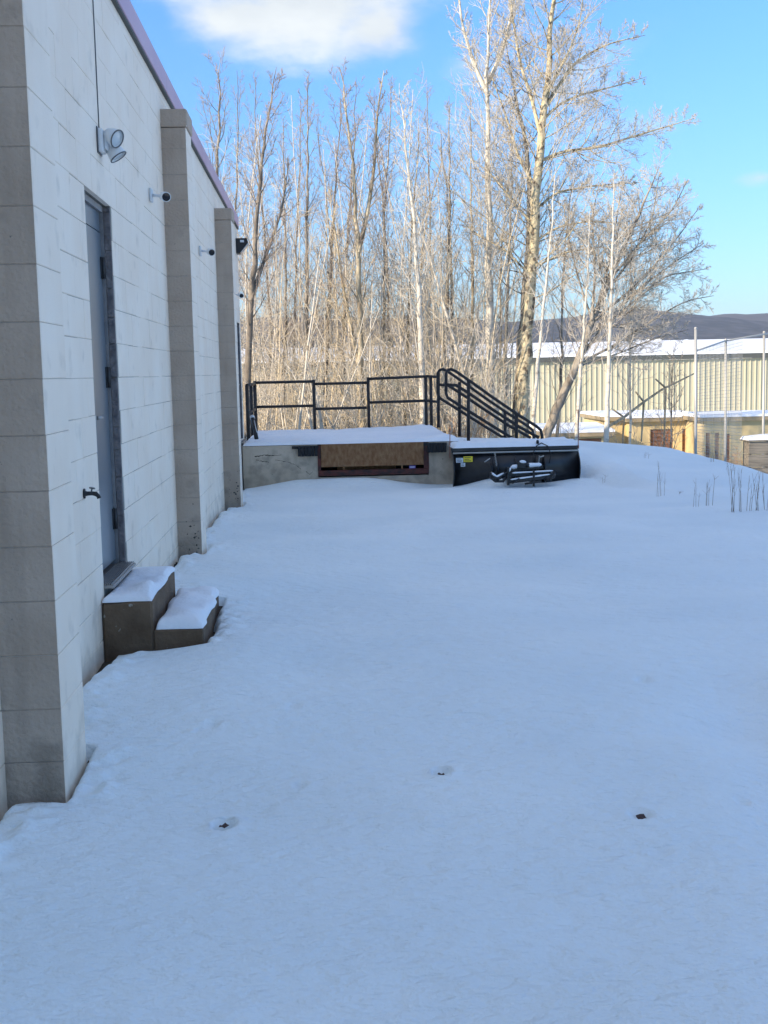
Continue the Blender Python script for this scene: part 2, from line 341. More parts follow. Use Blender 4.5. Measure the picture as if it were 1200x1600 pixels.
# ------------------------------------------------------------------ ground
def ground_z(x, y):
    x = np.asarray(x, float); y = np.asarray(y, float)
    b = -.25*sm(9, 18.4, y) - .0*x
    c = np.interp(x, [-3, 2.1, 2.5, 4.9, 5.75, 6.6, 7.4], [-.3, -.25, .22, .12, .02, -.06, -.20])
    ys = np.interp(x, [2.2, 4.1, 4.7, 7], [18.25, 18.25, 14.5, 13.5]); ye = np.interp(x, [2.2, 4.1, 4.9, 7], [18.9, 19.2, 21.3, 20.8])
    t = np.clip((y-ys)/(ye-ys), 0, 1); t = t*t*(3-2*t)
    z = b*(1-t)+c*t
    # falls away to the right and behind the crest
    z = z - .26*np.maximum(0, x-6.7)**1.25*sm(8, 17, y)*(x < 400)
    z = np.maximum(z, -3.0)
    z = z*(1-sm(22.0, 36, y)) + (-2.9)*sm(22.0, 36, y)
    far = sm(80, 400, np.hypot(x, y)); z = z*(1-far) + (-3.2)*far
    # soft relief
    near = 1-sm(40, 90, y)
    z = z + near*(.085*vnoise(x, y, 2.1, 1) + .050*vnoise(x+y*.4, y*1.6, .85, 2) + .012*vnoise(x, y*1.5, .33, 3) + .004*vnoise(x+.3*y, y*1.8, .16, 4))
    # drift against the dock front
    z = z + .13*np.exp(-((y-18.25)/.35)**2)*sm(-1.25, -.2, x)*(1-sm(.6, 1.9, x))*(y < 18.6)
    z = z + .11*np.exp(-((y-17.75)/.35)**2)*np.exp(-((x-2.75)/.45)**2) + .07*np.exp(-((y-17.8)/.3)**2)*np.exp(-((x-4.0)/.4)**2)
    # drift behind the stoop and old drive track at the lower right
    z = z + .10*np.exp(-((y-7.9)/.5)**2)*(1-sm(-.9, -.2, x))
    z = z + .05*np.exp(-((y-6.0)/.9)**2)*np.exp(-((x+.45)/.3)**2)
    tr = x - (1.5 + .18*(y-3)); z = z - .06*np.exp(-(tr/.22)**2)*(1-sm(4.6, 6.2, y)) + .035*np.exp(-((tr-.4)/.25)**2)*(1-sm(4.6, 6.2, y))
    tr = y - (4.75+.25*(x-1.5)); z = z - .045*np.exp(-(tr/.13)**2)*sm(.9, 1.7, x)
    return z
# dents: animal prints and pocks  (photo pixel, radius m, depth m)
dents = []
def gpoint(px, py):
    d = _f + _r*((px-600)/F) - _u*((py-800)/F); lo_, hi_ = 1.0, 60.0
    t_ = 1.5
    while t_ < 60:
        p = EYE + d*(t_/d.y)
        if p.z < float(ground_z(p.x, p.y)): break
        t_ += .1
    lo_, hi_ = t_-.1, t_
    for _ in range(14):
        mid = (lo_+hi_)/2; p = EYE + d*(mid/d.y)
        if p.z > float(ground_z(p.x, p.y)): lo_ = mid
        else: hi_ = mid
    return EYE + d*(lo_/d.y)
for (px, py, r, dp) in ((350, 1291, .03, .05), (690, 1208, .028, .055), (1001, 1272, .03, .02), (470, 1226, .022, .014), (330, 1132, .028, .018), (312, 1139, .022, .012), (1005, 1062, .03, .014),
                        (458, 1103, .03, .008), (1160, 1252, .022, .012), (1030, 1330, .03, .006)):
    p = gpoint(px, py); dents.append((p.x, p.y, r, dp))
def wall_edge(y):
    return -1.2 + (.045*sm(5.6, 6.2, y)*(1-sm(6.38, 6.42, y)) + .008+.035*np.maximum(0, vnoise(y, y*0+3, .22, 8)+.25) + .022*vnoise(y, y*0, .07, 9))
def ground_full(x, y):
    z = ground_z(x, y)
    for (a, b, r, dp) in dents:
        d2 = ((x-a)/r)**2+((y-b)/(r*1.3))**2
        z = z - dp*1.5*np.exp(-d2**1.6) + dp*.25*np.exp(-((np.sqrt(d2)-1.7)/.5)**2)
    # melt gap along the wall, pilaster and stoop
    e = wall_edge(y)
    pil = np.zeros_like(z)
    for py in PIL: pil = np.maximum(pil, sm(py-.10, py-.03, y)*(1-sm(py+.42, py+.5, y)))
    stoop = sm(6.30, 6.37, y)*(1-sm(7.46, 7.55, y))
    edge = np.maximum(e, np.maximum(-1.2+(.208)*(pil > .02), np.where(stoop > .02, -.665+.03*(vnoise(y, x, .1, 5)+.4), -2)))
    depth = .085*(1-sm(19.5, 20, y))
    z = z - depth*(1-sm(edge-.012, edge+.045, x)) + .05*np.exp(-((x-edge-.11)/.07)**2)*(vnoise(x, y*1.6, .07, 6)+.15)*(y < 18)
    return z
PIL = [4.35, 9.95, 15.0]
def axis(segs):
    a = []
    for (x0, x1, n, g) in segs:
        t = np.linspace(0, 1, n, endpoint=False); a.append(x0+(x1-x0)*(t**g if g > 0 else 1-(1-t)**(-g)))
    return np.unique(np.concatenate(a+[np.array([segs[-1][1]])]))
gx = axis([(-4000, -60, 10, 1), (-60, -1.4, 26, -2.2), (-1.4, -.55, 85, 1), (-.55, 2.0, 150, 1), (2.0, 8, 120, 1), (8, 40, 50, 1.6), (40, 4000, 18, 2.5)])
gy = axis([(-60, 1.8, 12, 1), (1.8, 8.2, 300, 1), (8.2, 24, 160, 1), (24, 60, 40, 1.3), (60, 7000, 24, 2.6)])
GX, GY = np.meshgrid(gx, gy); GZ = ground_full(GX, GY)
nx_, ny_ = len(gx), len(gy); ii = (np.arange(ny_-1)[:, None]*nx_+np.arange(nx_-1)[None, :]).ravel()
g = np_mesh('snow_ground', np.stack([GX.ravel(), GY.ravel(), GZ.ravel()], 1), np.stack([ii, ii+1, ii+1+nx_, ii+nx_], 1), 'snow_surface')
g['kind'] = 'structure'; g['label'] = 'snow covered yard and field, smooth and blue in the shade'
# dark soil showing in the gap along the wall
sv, sf = [], []
ys = np.linspace(-2, 18.35, 400); cols = np.linspace(-1.25, -.6, 12)
for y in ys:
    for x in cols: sv.append((x, y, float(ground_z(-.9, y)) - .078 + .03*random.random()*(random.random() < .25)))
for j in range(len(ys)-1):
    for i in range(len(cols)-1): k = j*len(cols)+i; sf.append((k, k+1, k+1+len(cols), k+len(cols)))
tag(mesh_obj('soil_strip', sv, sf, 'soil'), 'dark soil and gravel showing in the gap between wall and snow', kind='structure')

# ------------------------------------------------------------------ the block building
ZT = 3.83            # top of the block courses
XW = -1.2
B = thing('block_building', 'long cream painted concrete block building with mauve roof edge on the left', 'building', (XW, 0, 0))
CH = .2032
DOORS = [(6.51, 7.32, .36, 1.5+5*CH), (18.47, 19.2, .46, 1.5+4*CH)]
YEND = 19.42
# carcass behind the blocks with door openings
mb = MB()
ycuts = [-22]; 
for (a, b, c, d) in DOORS: ycuts += [a, b]
ycuts.append(YEND-.003)
XM = XW-.004
for i in range(len(ycuts)-1):
    a, b = ycuts[i], ycuts[i+1]
    D_ = [d for d in DOORS if abs(d[0]-a) < 1e-6]
    if D_:
        mb.box(XM-.25, XM, a, b, -1.2, D_[0][2]-.02); mb.box(XM-.25, XM, a, b, D_[0][3]+.001, ZT-.02)
    else: mb.box(XM-.25, XM, a, b, -1.2, ZT-.02)
mb.box(-22, XM-.25, YEND-.25, YEND-.003, -1.2, ZT-.02); mb.box(-22, XM-.25, -22, -21.7, -1.2, ZT-.02); mb.box(-22.2, -22, -22, YEND-.003, -1.2, ZT-.02)
wall = mb.build('wall', ['mortar'], B)
mb = MB(); mb.box(-22.2, XW-.1, -22, YEND-.01, ZT-.02+.001, ZT+.06); mb.build('roof', ['roof_membrane'], B)
def block_geom(M_, y0, y1, z0, z1, gaps, x=XW, cham=None):
    """one painted block face standing proud of the mortar; gaps = open joint at (y0,y1,z0,z1)"""
    j = random.uniform(-.0006, .0012); xf = x+j
    g = [.0016 if o else .0001 for o in gaps]; c = [.0035 if o else .0012 for o in gaps]
    a0, a1, b0, b1 = y0+g[0], y1-g[1], z0+g[2], z1-g[3]
    o = [(a0, b0), (a1, b0), (a1, b1), (a0, b1)]; n = [(a0+c[0], b0+c[2]), (a1-c[1], b0+c[2]), (a1-c[1], b1-c[3]), (a0+c[0], b1-c[3])]
    dd = [.0035 if o_ else .0008 for o_ in gaps]
    # outer ring sits lower at open joints
    depth = [max(dd[0], dd[2]), max(dd[1], dd[2]), max(dd[1], dd[3]), max(dd[0], dd[3])]
    vs = [(x-.03, *p) for p in o]+[(xf-depth[k], *p) for k, p in enumerate(o)]+[(xf, *p) for p in n]
    fs = [(8, 9, 10, 11)]+[(k, (k+1) % 4, (k+1) % 4+4, k+4) for k in range(4)]+[(k+4, (k+1) % 4+4, (k+1) % 4+8, k+8) for k in range(4)]
    M_._add(vs, fs)
blocks = []     # (importance, y0, y1, z0, z1, gaps)
kmin, kmax = -10, 11
openh = {}
for k in range(kmin, kmax+1):
    z0, z1 = 1.5+k*CH, 1.5+(k+1)*CH
    if z0 > ZT-.02: continue
    z1 = min(z1, ZT)
    off = .2032 if k % 2 else 0
    y = -2.0+off
    ed = []
    while y < YEND-.01: ed.append(y); y += .4064
    ed.append(YEND)
    for i in range(len(ed)-1):
        a, b = ed[i], ed[i+1]
        segs = [(a, b)]
        for (d0, d1, dz0, dz1) in DOORS:
            if z1 > dz0+.03 and z0 < dz1-.01:
                ns = []
                for (p, q) in segs:
                    if q <= d0 or p >= d1: ns.append((p, q)); continue
                    if p < d0: ns.append((p, d0))
                    if q > d1: ns.append((d1, q))
                segs = ns
        for (p, q) in segs:
            if q-p < .03: continue
            if any(p >= Y-.01 and q <= Y+.42 for Y in PIL): continue
            zz1 = min(z1, ZT)
            bz = float(ground_z(-1.1, (p+q)/2))
            if zz1 < bz-.15: continue
            rnd = lambda pr: random.random() < pr
            pv = .62 if z0 < 2.7 else .4
            blocks.append([(1/(max(p, 3.4))**1 if q > 3.0 else 0), p, q, z0, zz1, (rnd(pv*.6), rnd(pv*.6), rnd(pv), rnd(pv))])
vis = sorted([b for b in blocks if b[0] > 0 and b[2] > 4.5], key=lambda b: -b[0])
NB = 222
for b in vis[:NB]:
    mb = MB(); block_geom(mb, *b[1:5], b[5]); o = mb.build('block', ['cream_paint']); adopt(o, wall)
rest = vis[NB:]+[b for b in blocks if not (b[0] > 0 and b[2] > 4.5)]
mb = MB()
for b in rest: block_geom(mb, *b[1:5], b[5])
o = mb.build('block_courses', ['cream_paint']); adopt(o, wall); o['kind'] = 'stuff'
# end wall facing: a plain painted return
mb = MB(); mb.box(-22, XW-.031, YEND-.002, YEND+.01, -1.2, ZT); mb.build('end_wall', ['cream_paint'], B)
# pilasters
for pi, Y in enumerate(PIL):
    zb = -.35 if pi < 2 else -.6
    CAPB = [3.66, 3.50, 3.40][pi]
    core = MB(); XO = [-.98, -1.0, -.995][pi]; core.box(XW-.03, XO-.004, Y+.004, Y+.396, zb, CAPB-.005); P = core.build('pilaster', ['mortar'], B)
    k = -10
    while 1.5+k*CH < CAPB-.02:
        z0, z1 = 1.5+k*CH, min(1.5+(k+1)*CH, CAPB-.004); k += 1
        if z1 < (-.15 if pi < 2 else -.3) or z1-z0 < .03: continue
        fm = [0, 0, 1, 0, 0, 0]; g = .0008; c = .003 if random.random() < .8 else .0015; j = random.uniform(-.001, .001)
        mb = MB()
        mb.box(XW-.02, XO+j, Y+j, Y+.4+j, z0+g, z1-g, c=c, fm=fm); o = mb.build('block', ['cream_paint', 'taupe_paint'])
        adopt(o, P)
    if pi > 0:
        mb = MB(); r_ = random.Random(pi)
        for q in range(17):
            cx, cz = XW+.06+r_.random()*.13, float(ground_z(-1, Y))+.16+r_.gauss(0, .10); n_ = r_.randint(4, 6); sz = r_.uniform(.004, .014)
            mb._add([(cx+math.cos(6.283*k_/n_)*sz*r_.uniform(.4, 1.4), Y-.0035, cz+math.sin(6.283*k_/n_)*sz*r_.uniform(.4, 1.3)) for k_ in range(n_)], [tuple(range(n_))])
        mb.build('chipped_paint', ['mortar_dark'], P)['kind'] = 'stuff'
    mb = MB(); mb.box(XW-.02, XO+.014, Y-.014, Y+.414, CAPB, CAPB+.14, c=.008, fm=[0, 1, 1, 0, 1, 1]); mb.build('pilaster_cap', ['cream_paint', 'taupe_paint'], B)
# coping: mauve metal fascia with a drip lip in lengths
for i in range(8):
    y0 = -2+i*3.05-3.05; y1 = min(y0+3.05-.006, YEND+.03)
    if y0 > YEND: break
    mb = MB()
    mb.box(XW-.03, -1.165, y0, y1, ZT-.005, ZT+.155, c=.004); mb.box(XW-.28, XW-.031, y0, y1, ZT+.11, ZT+.155)
    mb.build('coping', ['mauve_metal'], B)
mb = MB(); mb.box(XW-.02, -1.172, -5, YEND+.025, ZT-.022, ZT-.006); mb.build('drip_edge', ['trim_and_shadow'], B)
mb = MB(); mb.box(-22.25, XW-.285, YEND-.05, YEND+.03, ZT-.005, ZT+.155); mb.build('coping', ['mauve_metal'], B)
# doors
for di, (d0, d1, z0, z1) in enumerate(DOORS):
    mb = MB()
    mb.box(XW-.22, XW-.045, d0+.004, d0+.04, z0, z1-.004); mb.box(XW-.22, XW-.045, d1-.03, d1-.004, z0, z1-.004)
    mb.box(XW-.22, XW-.045, d0+.041, d1-.031, z1-.04, z1-.004); mb.build('door_frame', ['door_frame_paint'], B)
    mb = MB(); zt = z1-.16
    mb.box(XW-.11, XW-.062, d0+.045, d1-.034, z0+.03, zt, c=.002); dr = mb.build('door', ['door_steel'], B)
    mb = MB(); mb.box(XW-.11, XW-.064, d0+.045, d1-.034, zt+.006, z1-.042); o = mb.build('transom_panel', ['door_steel'], B)
    # rough broken jamb edge of the opening
    mb = MB(); yy = z0
    while yy < z1-.02:
        h = random.uniform(.12, .3); h = min(h, z1-.01-yy); w = random.uniform(.0, .006)
        mb.box(XW-.044, XW-.002-w, d1-.012-w, d1+.0005, yy, yy+h-.003, c=.002); yy += h
    mb.build('jamb', ['raw_block'], B)
    for hz in (z0+.22, (z0+zt)/2+.08, zt-.27):
        mb = MB(); mb.tube([(XW-.052, d1-.052, hz), (XW-.052, d1-.052, hz+.125)], .013, 10); mb.box(XW-.0615, XW-.056, d1-.085, d1-.036, hz, hz+.125); o = mb.build('hinge', ['black_metal']); adopt(o, dr)
    hz = 1.5-.22 if di == 0 else 1.35
    mb = MB(); hy = d0+.11
    mb.lathe((XW-.0615, hy, hz), (1, 0, 0), [(0, .033), (.008, .033), (.010, .013), (.05, .012)], 14)
    mb.tube([(XW-.015, hy, hz), (XW-.004, hy+.012, hz), (XW-.002, hy+.05, hz), (XW-.004, hy+.115, hz-.004)], [.012, .012, .010, .009], 10)
    o = mb.build('door_handle', ['aluminium']); adopt(o, dr)
    mb = MB(); mb.box(XW-.2, XW+.055, d0+.005, d1-.005, z0-.018, z0, c=.003)
    for q in range(9): mb.box(XW-.05+q*.011, XW-.045+q*.011, d0+.006, d1-.006, z0+.0005, z0+.010)
    mb.build('threshold', ['aluminium'], B)

# ------------------------------------------------------------------ things on the wall
def twin_flood():
    c = at(160, 238, 7.0); y, z = 7.02, 2.83
    t = thing('flood_light', 'white twin headed flood light on the wall above the steel door', 'light', (XW, y, z))
    mb = MB(); mb.box(XW+.002, XW+.035, y-.06, y+.06, z-.06, z+.07, c=.008); mb.box(XW+.0355, XW+.055, y-.045, y+.045, z-.045, z+.055, c=.008); mb.build('base_plate', ['white_plastic'], t)
    mb = MB(); mb.box(XW+.001, XW+.0065, y-.067, y+.067, z-.067, z+.077); mb.build('gasket', ['grey_plastic'], t)
    for (yy, zz, ax) in ((y-.02, z+.03, Vector((.80, -.42, -.42))), (y+.055, z-.035, Vector((.55, -.05, -.83)))):
        ax.normalize(); o = Vector((XW+.075, yy, zz))
        mb = MB(); mb.tube([(XW+.05, y, z), o+ax*-.005], .014, 8); mb.build('arm', ['white_plastic'], t)
        mb = MB(); mb._lathe(o, ax, [(-.04, .001), (-.04, .025), (-.028, .036), (.008, .047), (.045, .053), (.045, .047), (.036, .045)], 24, 0); h = mb.build('lamp_head', ['white_plastic'], t)
        mb = MB(); mb._lathe(o, ax, [(.036, .045), (.041, .025), (.042, .0005)], 24, 0); l = mb.build('lens', ['lens_glass'], h)
        mb = MB(); mb._lathe(o, ax, [(.044, .0535), (.048, .054), (.0485, .0465), (.0445, .0465)], 24, 0); mb.build('rim', ['grey_plastic'], h)
    return t
twin_flood()
mb = MB(); mb.tube([(XW+.004, 7.03, ZT-.03), (XW+.004, 7.035, 3.4), (XW+.004, 7.03, 2.905)], .0035, 6)
tag(mb.build('power_cable', ['grey_plastic']), 'thin dark cable running down the wall to the twin flood light', 'cable')
def cam_at(px, py, Y, label, s=1.0, side=1):
    z = at(px, py, Y).z; y = Y
    t = thing('security_camera', label, 'camera', (XW, y, z), group='security cameras along the block wall')
    mb = MB(); mb.box(XW+.002, XW+.022*s, y-.045*s, y+.045*s, z-.05*s, z+.05*s, c=.006); mb.build('mount_plate', ['white_plastic'], t)
    mb = MB(); mb.tube([(XW+.02, y, z), (XW+.06*s, y-.01, z-.005), (XW+.085*s, y-.02, z-.01)], .011*s, 8); mb.build('arm', ['white_plastic'], t)
    o = Vector((XW+.115*s, y-.03, z-.015)); ax = Vector((.30, -.93, -.2)).normalized()
    mb = MB(); mb._lathe(o, ax, [(-.07*s, .001), (-.07*s, .024*s), (-.055*s, .033*s), (.055*s, .036*s), (.06*s, .033*s), (.055*s, .030*s)], 20, 0); b = mb.build('body', ['white_plastic'], t)
    mb = MB(); mb._lathe(o, ax, [(.0555*s, .031*s), (.0575*s, .012*s), (.0575*s, .0005)], 20, 0); mb.build('lens', ['black_glass'], t)
cam_at(238, 305, 9.1, 'white security camera with a black lens beside the nearest full pilaster')
cam_at(316, 392, 12.85, 'small white security camera in the narrow wall bay before the last pilaster', 1.05)
cam_at(370, 460, 17.9, 'tiny white security camera above the far door by the dock', 1.0)
def wall_pack():
    y, z = 19.1, 3.52
    t = thing('wall_light', 'black wedge shaped wall pack light at the far corner under the roof edge', 'light', (XW, y, z))
    mb = MB(); mb.prism([(XW+.002, y-.13, z+.10), (XW+.17, y-.13, z+.10), (XW+.19, y-.13, z+.04), (XW+.06, y-.13, z-.13), (XW+.002, y-.13, z-.13)], (0, .26, 0)); mb.build('housing', ['black_metal'], t)
    mb = MB(); mb.prism([(XW+.192, y-.11, z+.03), (XW+.20, y-.11, z+.02), (XW+.075, y-.11, z-.12), (XW+.062, y-.11, z-.124)], (0, .22, 0)); mb.build('lens', ['lens_glass'], t)
    mb = MB(); mb.box(XW+.07, XW+.13, y-.134, y-.1305, z+.035, z+.07); mb.build('label_plate', ['white_sticker'], t)
wall_pack()
def spigot():
    y, z = 6.08, .915
    t = thing('hose_spigot', 'black outdoor hose spigot sticking out of the wall left of the door', 'tap', (XW, y, z))
    mb = MB(); mb.lathe((XW+.002, y, z), (1, 0, 0), [(0, .026), (.006, .026), (.007, .014), (.02, .011), (.05, .010)], 14); mb.tube([(XW+.045, y, z), (XW+.062, y, z-.003), (XW+.074, y, z-.014), (XW+.078, y, z-.026)], [.010, .012, .010, .011], 10); mb.build('pipe', ['black_metal'], t)
    mb = MB(); mb.tube([(XW+.04, y, z+.010), (XW+.044, y, z+.024)], .004, 8); mb.lathe((XW+.044, y, z+.024), (.2, 0, 1), [(0, .015), (.005, .016), (.007, .013)], 10); mb.build('handle', ['grey_plastic'], t)
spigot()

# ------------------------------------------------------------------ snow pads
def snow_pad(name, x0, x1, y0, y1, z0, t, label=None, cat='snow', lump=.02, edge=.06, nx=30, ny=30, seed=0, sl=0.0, kind=None, parent=None, wob=.012, bumps=()):
    xs = np.linspace(0, 1, nx); ysx = np.linspace(0, 1, ny); U, V = np.meshgrid(xs, ysx)
    X = x0+(x1-x0)*U; Y = y0+(y1-y0)*V
    dx = np.minimum(U, 1-U)*(x1-x0); dy = np.minimum(V, 1-V)*(y1-y0); d = np.minimum(dx, dy)
    e = np.clip(d/edge, 0, 1); prof = np.sqrt(1-(1-e)**2)
    Z = z0 + prof*(t + lump*2*vnoise(X, Y, .28, seed+11) + lump*.8*vnoise(X, Y, .09, seed+12)) + sl*(X-x0)
    for (bx, by, br, bh) in bumps: Z = Z + prof*bh*np.exp(-((X-bx)/br)**2-((Y-by)/(br*1.5))**2)
    Z = np.maximum(Z, z0+.001)
    wx = wob*vnoise(Y*1.0, Y*0, .12, seed+3); X2 = X + np.where((U > .9), wx, 0)+np.where((U < .1), -wx, 0); wy = wob*vnoise(X, X*0+5, .12, seed+4); Y2 = Y+np.where(V > .9, wy, 0)+np.where(V < .1, -wy, 0)
    top = np.stack([X2.ravel(), Y2.ravel(), Z.ravel()], 1); n = nx*ny
    bot = top.copy(); bot[:, 2] = z0
    i = (np.arange(ny-1)[:, None]*nx+np.arange(nx-1)[None, :]).ravel()
    q = [np.stack([i, i+1, i+1+nx, i+nx], 1), np.stack([i+n, i+nx+n, i+1+nx+n, i+1+n], 1)]
    o = np_mesh(name, np.concatenate([top, bot]), np.concatenate(q), 'snow')
    if parent is not None: adopt(o, parent)
    else: tag(o, label, cat, kind=kind)
    return o

# ------------------------------------------------------------------ concrete stoop
S = thing('concrete_stoop', 'dark two step concrete stoop below the steel door', 'steps', (-1.0, 6.9, 0))
mb = MB(); mb.box(XW+.003, -.925, 6.40, 7.44, -.25, .285, c=.012); mb.build('landing', ['old_concrete'], S)
mb = MB(); mb.box(-.9245, -.655, 6.40, 7.44, -.25, .125, c=.008); mb.build('step', ['old_concrete'], S)
snow_pad('snow_patch', XW+.004, -.925, 6.405, 7.45, .286, .035, 'snow lying on the upper landing of the stoop by the door', lump=.018, edge=.045, nx=40, ny=100, seed=1, wob=.022, bumps=((-.98, 6.62, .07, .03),))
snow_pad('snow_patch', -.915, -.652, 6.41, 7.45, .126, .045, 'snow lying on the lower step of the stoop', lump=.02, edge=.05, nx=40, ny=100, seed=2, wob=.022, bumps=((-.75, 6.6, .09, .035), (-.80, 7.1, .1, .03)))

# ------------------------------------------------------------------ loading dock
DY, DZ, DB = 18.4, .395, 22.5
DXR = 2.19
D = thing('loading_dock', 'cream painted concrete loading dock with rusty leveler plate at its front', 'loading dock', (.5, DY, -.25))
PX0, PX1 = at(497, 730, DY).x, at(670, 730, DY).x
zp = at(580, 742, DY).z
mb = MB()
mb.box(XW+.03, PX0, DY, DB, -1.2, DZ); mb.box(PX0, PX1, DY+.6, DB, -1.2, DZ); mb.box(PX1, DXR-.12, DY, DB, -1.2, DZ)
mb.box(PX0, PX1, DY+.001, DY+.6, -1.2, zp-.02)
mb.build('concrete_body', ['dock_paint'], D)
mb = MB(); mb.lathe((DXR-.12, DY+.12, -1.2), (0, 0, 1), [(0, .12), (1.2+DZ, .12)], 20); mb.box(DXR-.1199, DXR-.001, DY+.12, DB, -1.2, DZ); mb.build('rounded_corner', ['dock_paint'], D)
mb = MB(); mb.box(PX0, PX1, DY+.55, DY+.599, zp-.02, DZ-.003); mb.build('pit_back', ['pit_dark'], D)
plz = at(580, 728, DY).z
mb = MB(); mb.box(PX0+.05, PX1-.08, DY-.03, DY+.02, plz, DZ+.005, c=.004); mb.build('lip_plate', ['rust_plate'], D)
mb = MB(); mb.box(PX0+.05, PX1-.08, DY+.021, DY+.5, DZ-.03, DZ+.004); mb.build('leveler_deck', ['rust_plate'], D)
for x in (at(537, 730, DY).x, at(628, 730, DY).x):
    mb = MB(); mb.box(x-.012, x+.012, DY-.034, DY-.0305, plz-.05, plz+.03); mb.build('lip_keeper', ['rust_plate'], D)
mb = MB(); mb.box(PX0, PX1, DY-.02, DY+.06, zp-.0, zp+.085, c=.004); mb.build('pit_curb', ['red_steel'], D)
mb = MB(); mb.box(PX0-.002, PX0+.045, DY-.018, DY+.05, zp+.086, DZ-.004); mb.build('pit_frame', ['red_steel'], D)
mb = MB(); mb.box(PX1-.075, PX1+.002, DY-.018, DY+.05, zp+.086, DZ-.004); mb.build('pit_frame', ['red_steel'], D)
mb = MB(); mb.box(PX0+.3, PX1-.5, DY+.2, DY+.28, zp+.02, zp+.16); mb.build('lever_arm', ['rust_plate'], D)
p = at(644, 724, DY); mb = MB(); mb.box(p.x-.05, p.x+.05, DY-.025, DY-.0205, zp+.088, zp+.13); o = mb.build('sticker', ['purple_sticker'], D); mb = MB()
for q in range(5): mb.box(p.x-.035+q*.015, p.x-.027+q*.015, DY-.0275, DY-.0255, zp+.10, zp+.118)
mb.build('sticker_print', ['white_sticker'], D)
for (xa, xb, ya, yb) in ((465, 497, 692, 712), (667, 697, 685, 706)):
    a, b = at(xa, ya, DY), at(xb, yb, DY)
    mb = MB(); n = 6; w = (b.x-a.x)/n
    for q in range(n): mb.box(a.x+q*w, a.x+(q+1)*w-.004, DY-.10, DY-.002, b.z, DZ-.01, c=.004)
    bo = mb.build('dock_bumper', ['rubber'], D)
    mb = MB(); mb.box(a.x-.09, b.x+.01, DY-.025, DY-.0015, DZ-.055, DZ-.012); mb.build('bumper_angle', ['black_metal'], D)
# cracks and broken patches of the painted face, cut as thin dark recesses
mb = MB()
def crack(pts, w=.006):
    pts = [at(x, y, DY) for x, y in pts]
    for i in range(len(pts)-1):
        a, b = pts[i], pts[i+1]; n = 5
        for k in range(n):
            p = a.lerp(b, k/n); q = a.lerp(b, (k+1)/n); ww = w*random.uniform(.3, 1.2); jj = random.uniform(-.008, .008)
            mb._add([(p.x, DY-.0015, p.z+jj-ww), (q.x, DY-.0015, q.z-ww*.6), (q.x, DY-.0015, q.z+ww*.6), (p.x, DY-.0015, p.z+jj+ww)], [(0, 1, 2, 3)])
crack([(398, 714), (412, 711), (425, 712), (440, 711)], .007); crack([(400, 719), (412, 721), (420, 722)], .006); crack([(430, 718), (450, 722), (463, 727), (470, 733), (471, 745)], .004)
crack([(478, 737), (484, 741), (489, 737)], .006); crack([(465, 698), (466, 708)], .004); crack([(560, 748), (592, 750), (640, 752)], .003)
mb.build('crack', ['pit_dark'], D)
snow_pad('snow_layer', XW+.03, DXR+.02, DY-.005, DB+.05, DZ+.006, .045, 'sheet of snow covering the loading dock deck', lump=.018, edge=.09, nx=110, ny=70, seed=5, kind=None, bumps=((-.2, 18.6, .3, .03), (2.0, 18.7, .25, .05), (1.85, 22.3, .4, .05)))

# railing at the back of the dock
RY = 22.38
def pt(px, py, Y=RY): return at(px, py, Y)
R_ = thing('dock_railing', 'black pipe railing with three panels along the back of the dock', 'railing', (.5, RY, DZ))
rr = .026
for (xa, xb, ta, tb, ma, mb_) in ((398, 489, 598, 596, 636, 634), (492, 573, 600, 598, 639, 637), (576, 668, 592, 588, 629, 626)):
    for (ya, yb) in ((ta, tb), (ma, mb_)):
        m_ = MB(); m_.tube([pt(xa, ya), pt(xb, yb)], rr, 8); m_.build('rail', ['black_rail'], R_)
for (x, yt) in ((398, 597), (490, 595), (575, 591), (665, 588), (673, 588)):
    p = pt(x, yt); m_ = MB(); m_.tube([(p.x, RY+.001, p.z+.02), (p.x, RY+.001, DZ-.02)], .030, 8); m_.build('post', ['black_rail'], R_)
m_ = MB(); m_.tube([pt(668, 588), pt(682, 589)], rr, 8); m_.build('rail', ['black_rail'], R_)
m_ = MB(); m_.tube([pt(668, 626), pt(684, 628)], rr, 8); m_.build('rail', ['black_rail'], R_)
R2 = thing('side_railing', 'short black pipe railing at the left end of the dock by the building corner', 'railing', (-1.2, 21, DZ))
x_ = XW+.05
for y_ in (19.75, 21.0, 22.2):
    m_ = MB(); m_.tube([(x_, y_, DZ-.02), (x_, y_, DZ+.93)], .030, 8); m_.build('post', ['black_rail'], R2)
for z_ in (DZ+.93, DZ+.46):
    m_ = MB(); m_.tube([(x_, 19.75, z_), (x_, 22.34, z_)], rr, 8); m_.build('rail', ['black_rail'], R2)
# leaning capped tube at the left end of the deck
a, b = at(394, 651, 19.9), at(401, 681, 19.5)
T_ = thing('leaning_pipe', 'dark pipe with a white cap leaning on the side railing of the dock', 'pipe', (b.x, b.y, DZ))
m_ = MB(); m_.tube([(b.x, 19.5, DZ+.03), a.lerp(b, .12)], .035, 12); m_.build('tube', ['black_metal'], T_)
m_ = MB(); m_.tube([a.lerp(b, .118), a], [.042, .040], 12); m_.build('cap', ['white_plastic'], T_)
m_ = MB(); m_.tube([a.lerp(b, .2)+Vector((.02, -.035, 0)), a.lerp(b, .8)+Vector((.02, -.035, 0))], .006, 6); m_.build('stripe', ['white_plastic'], T_)

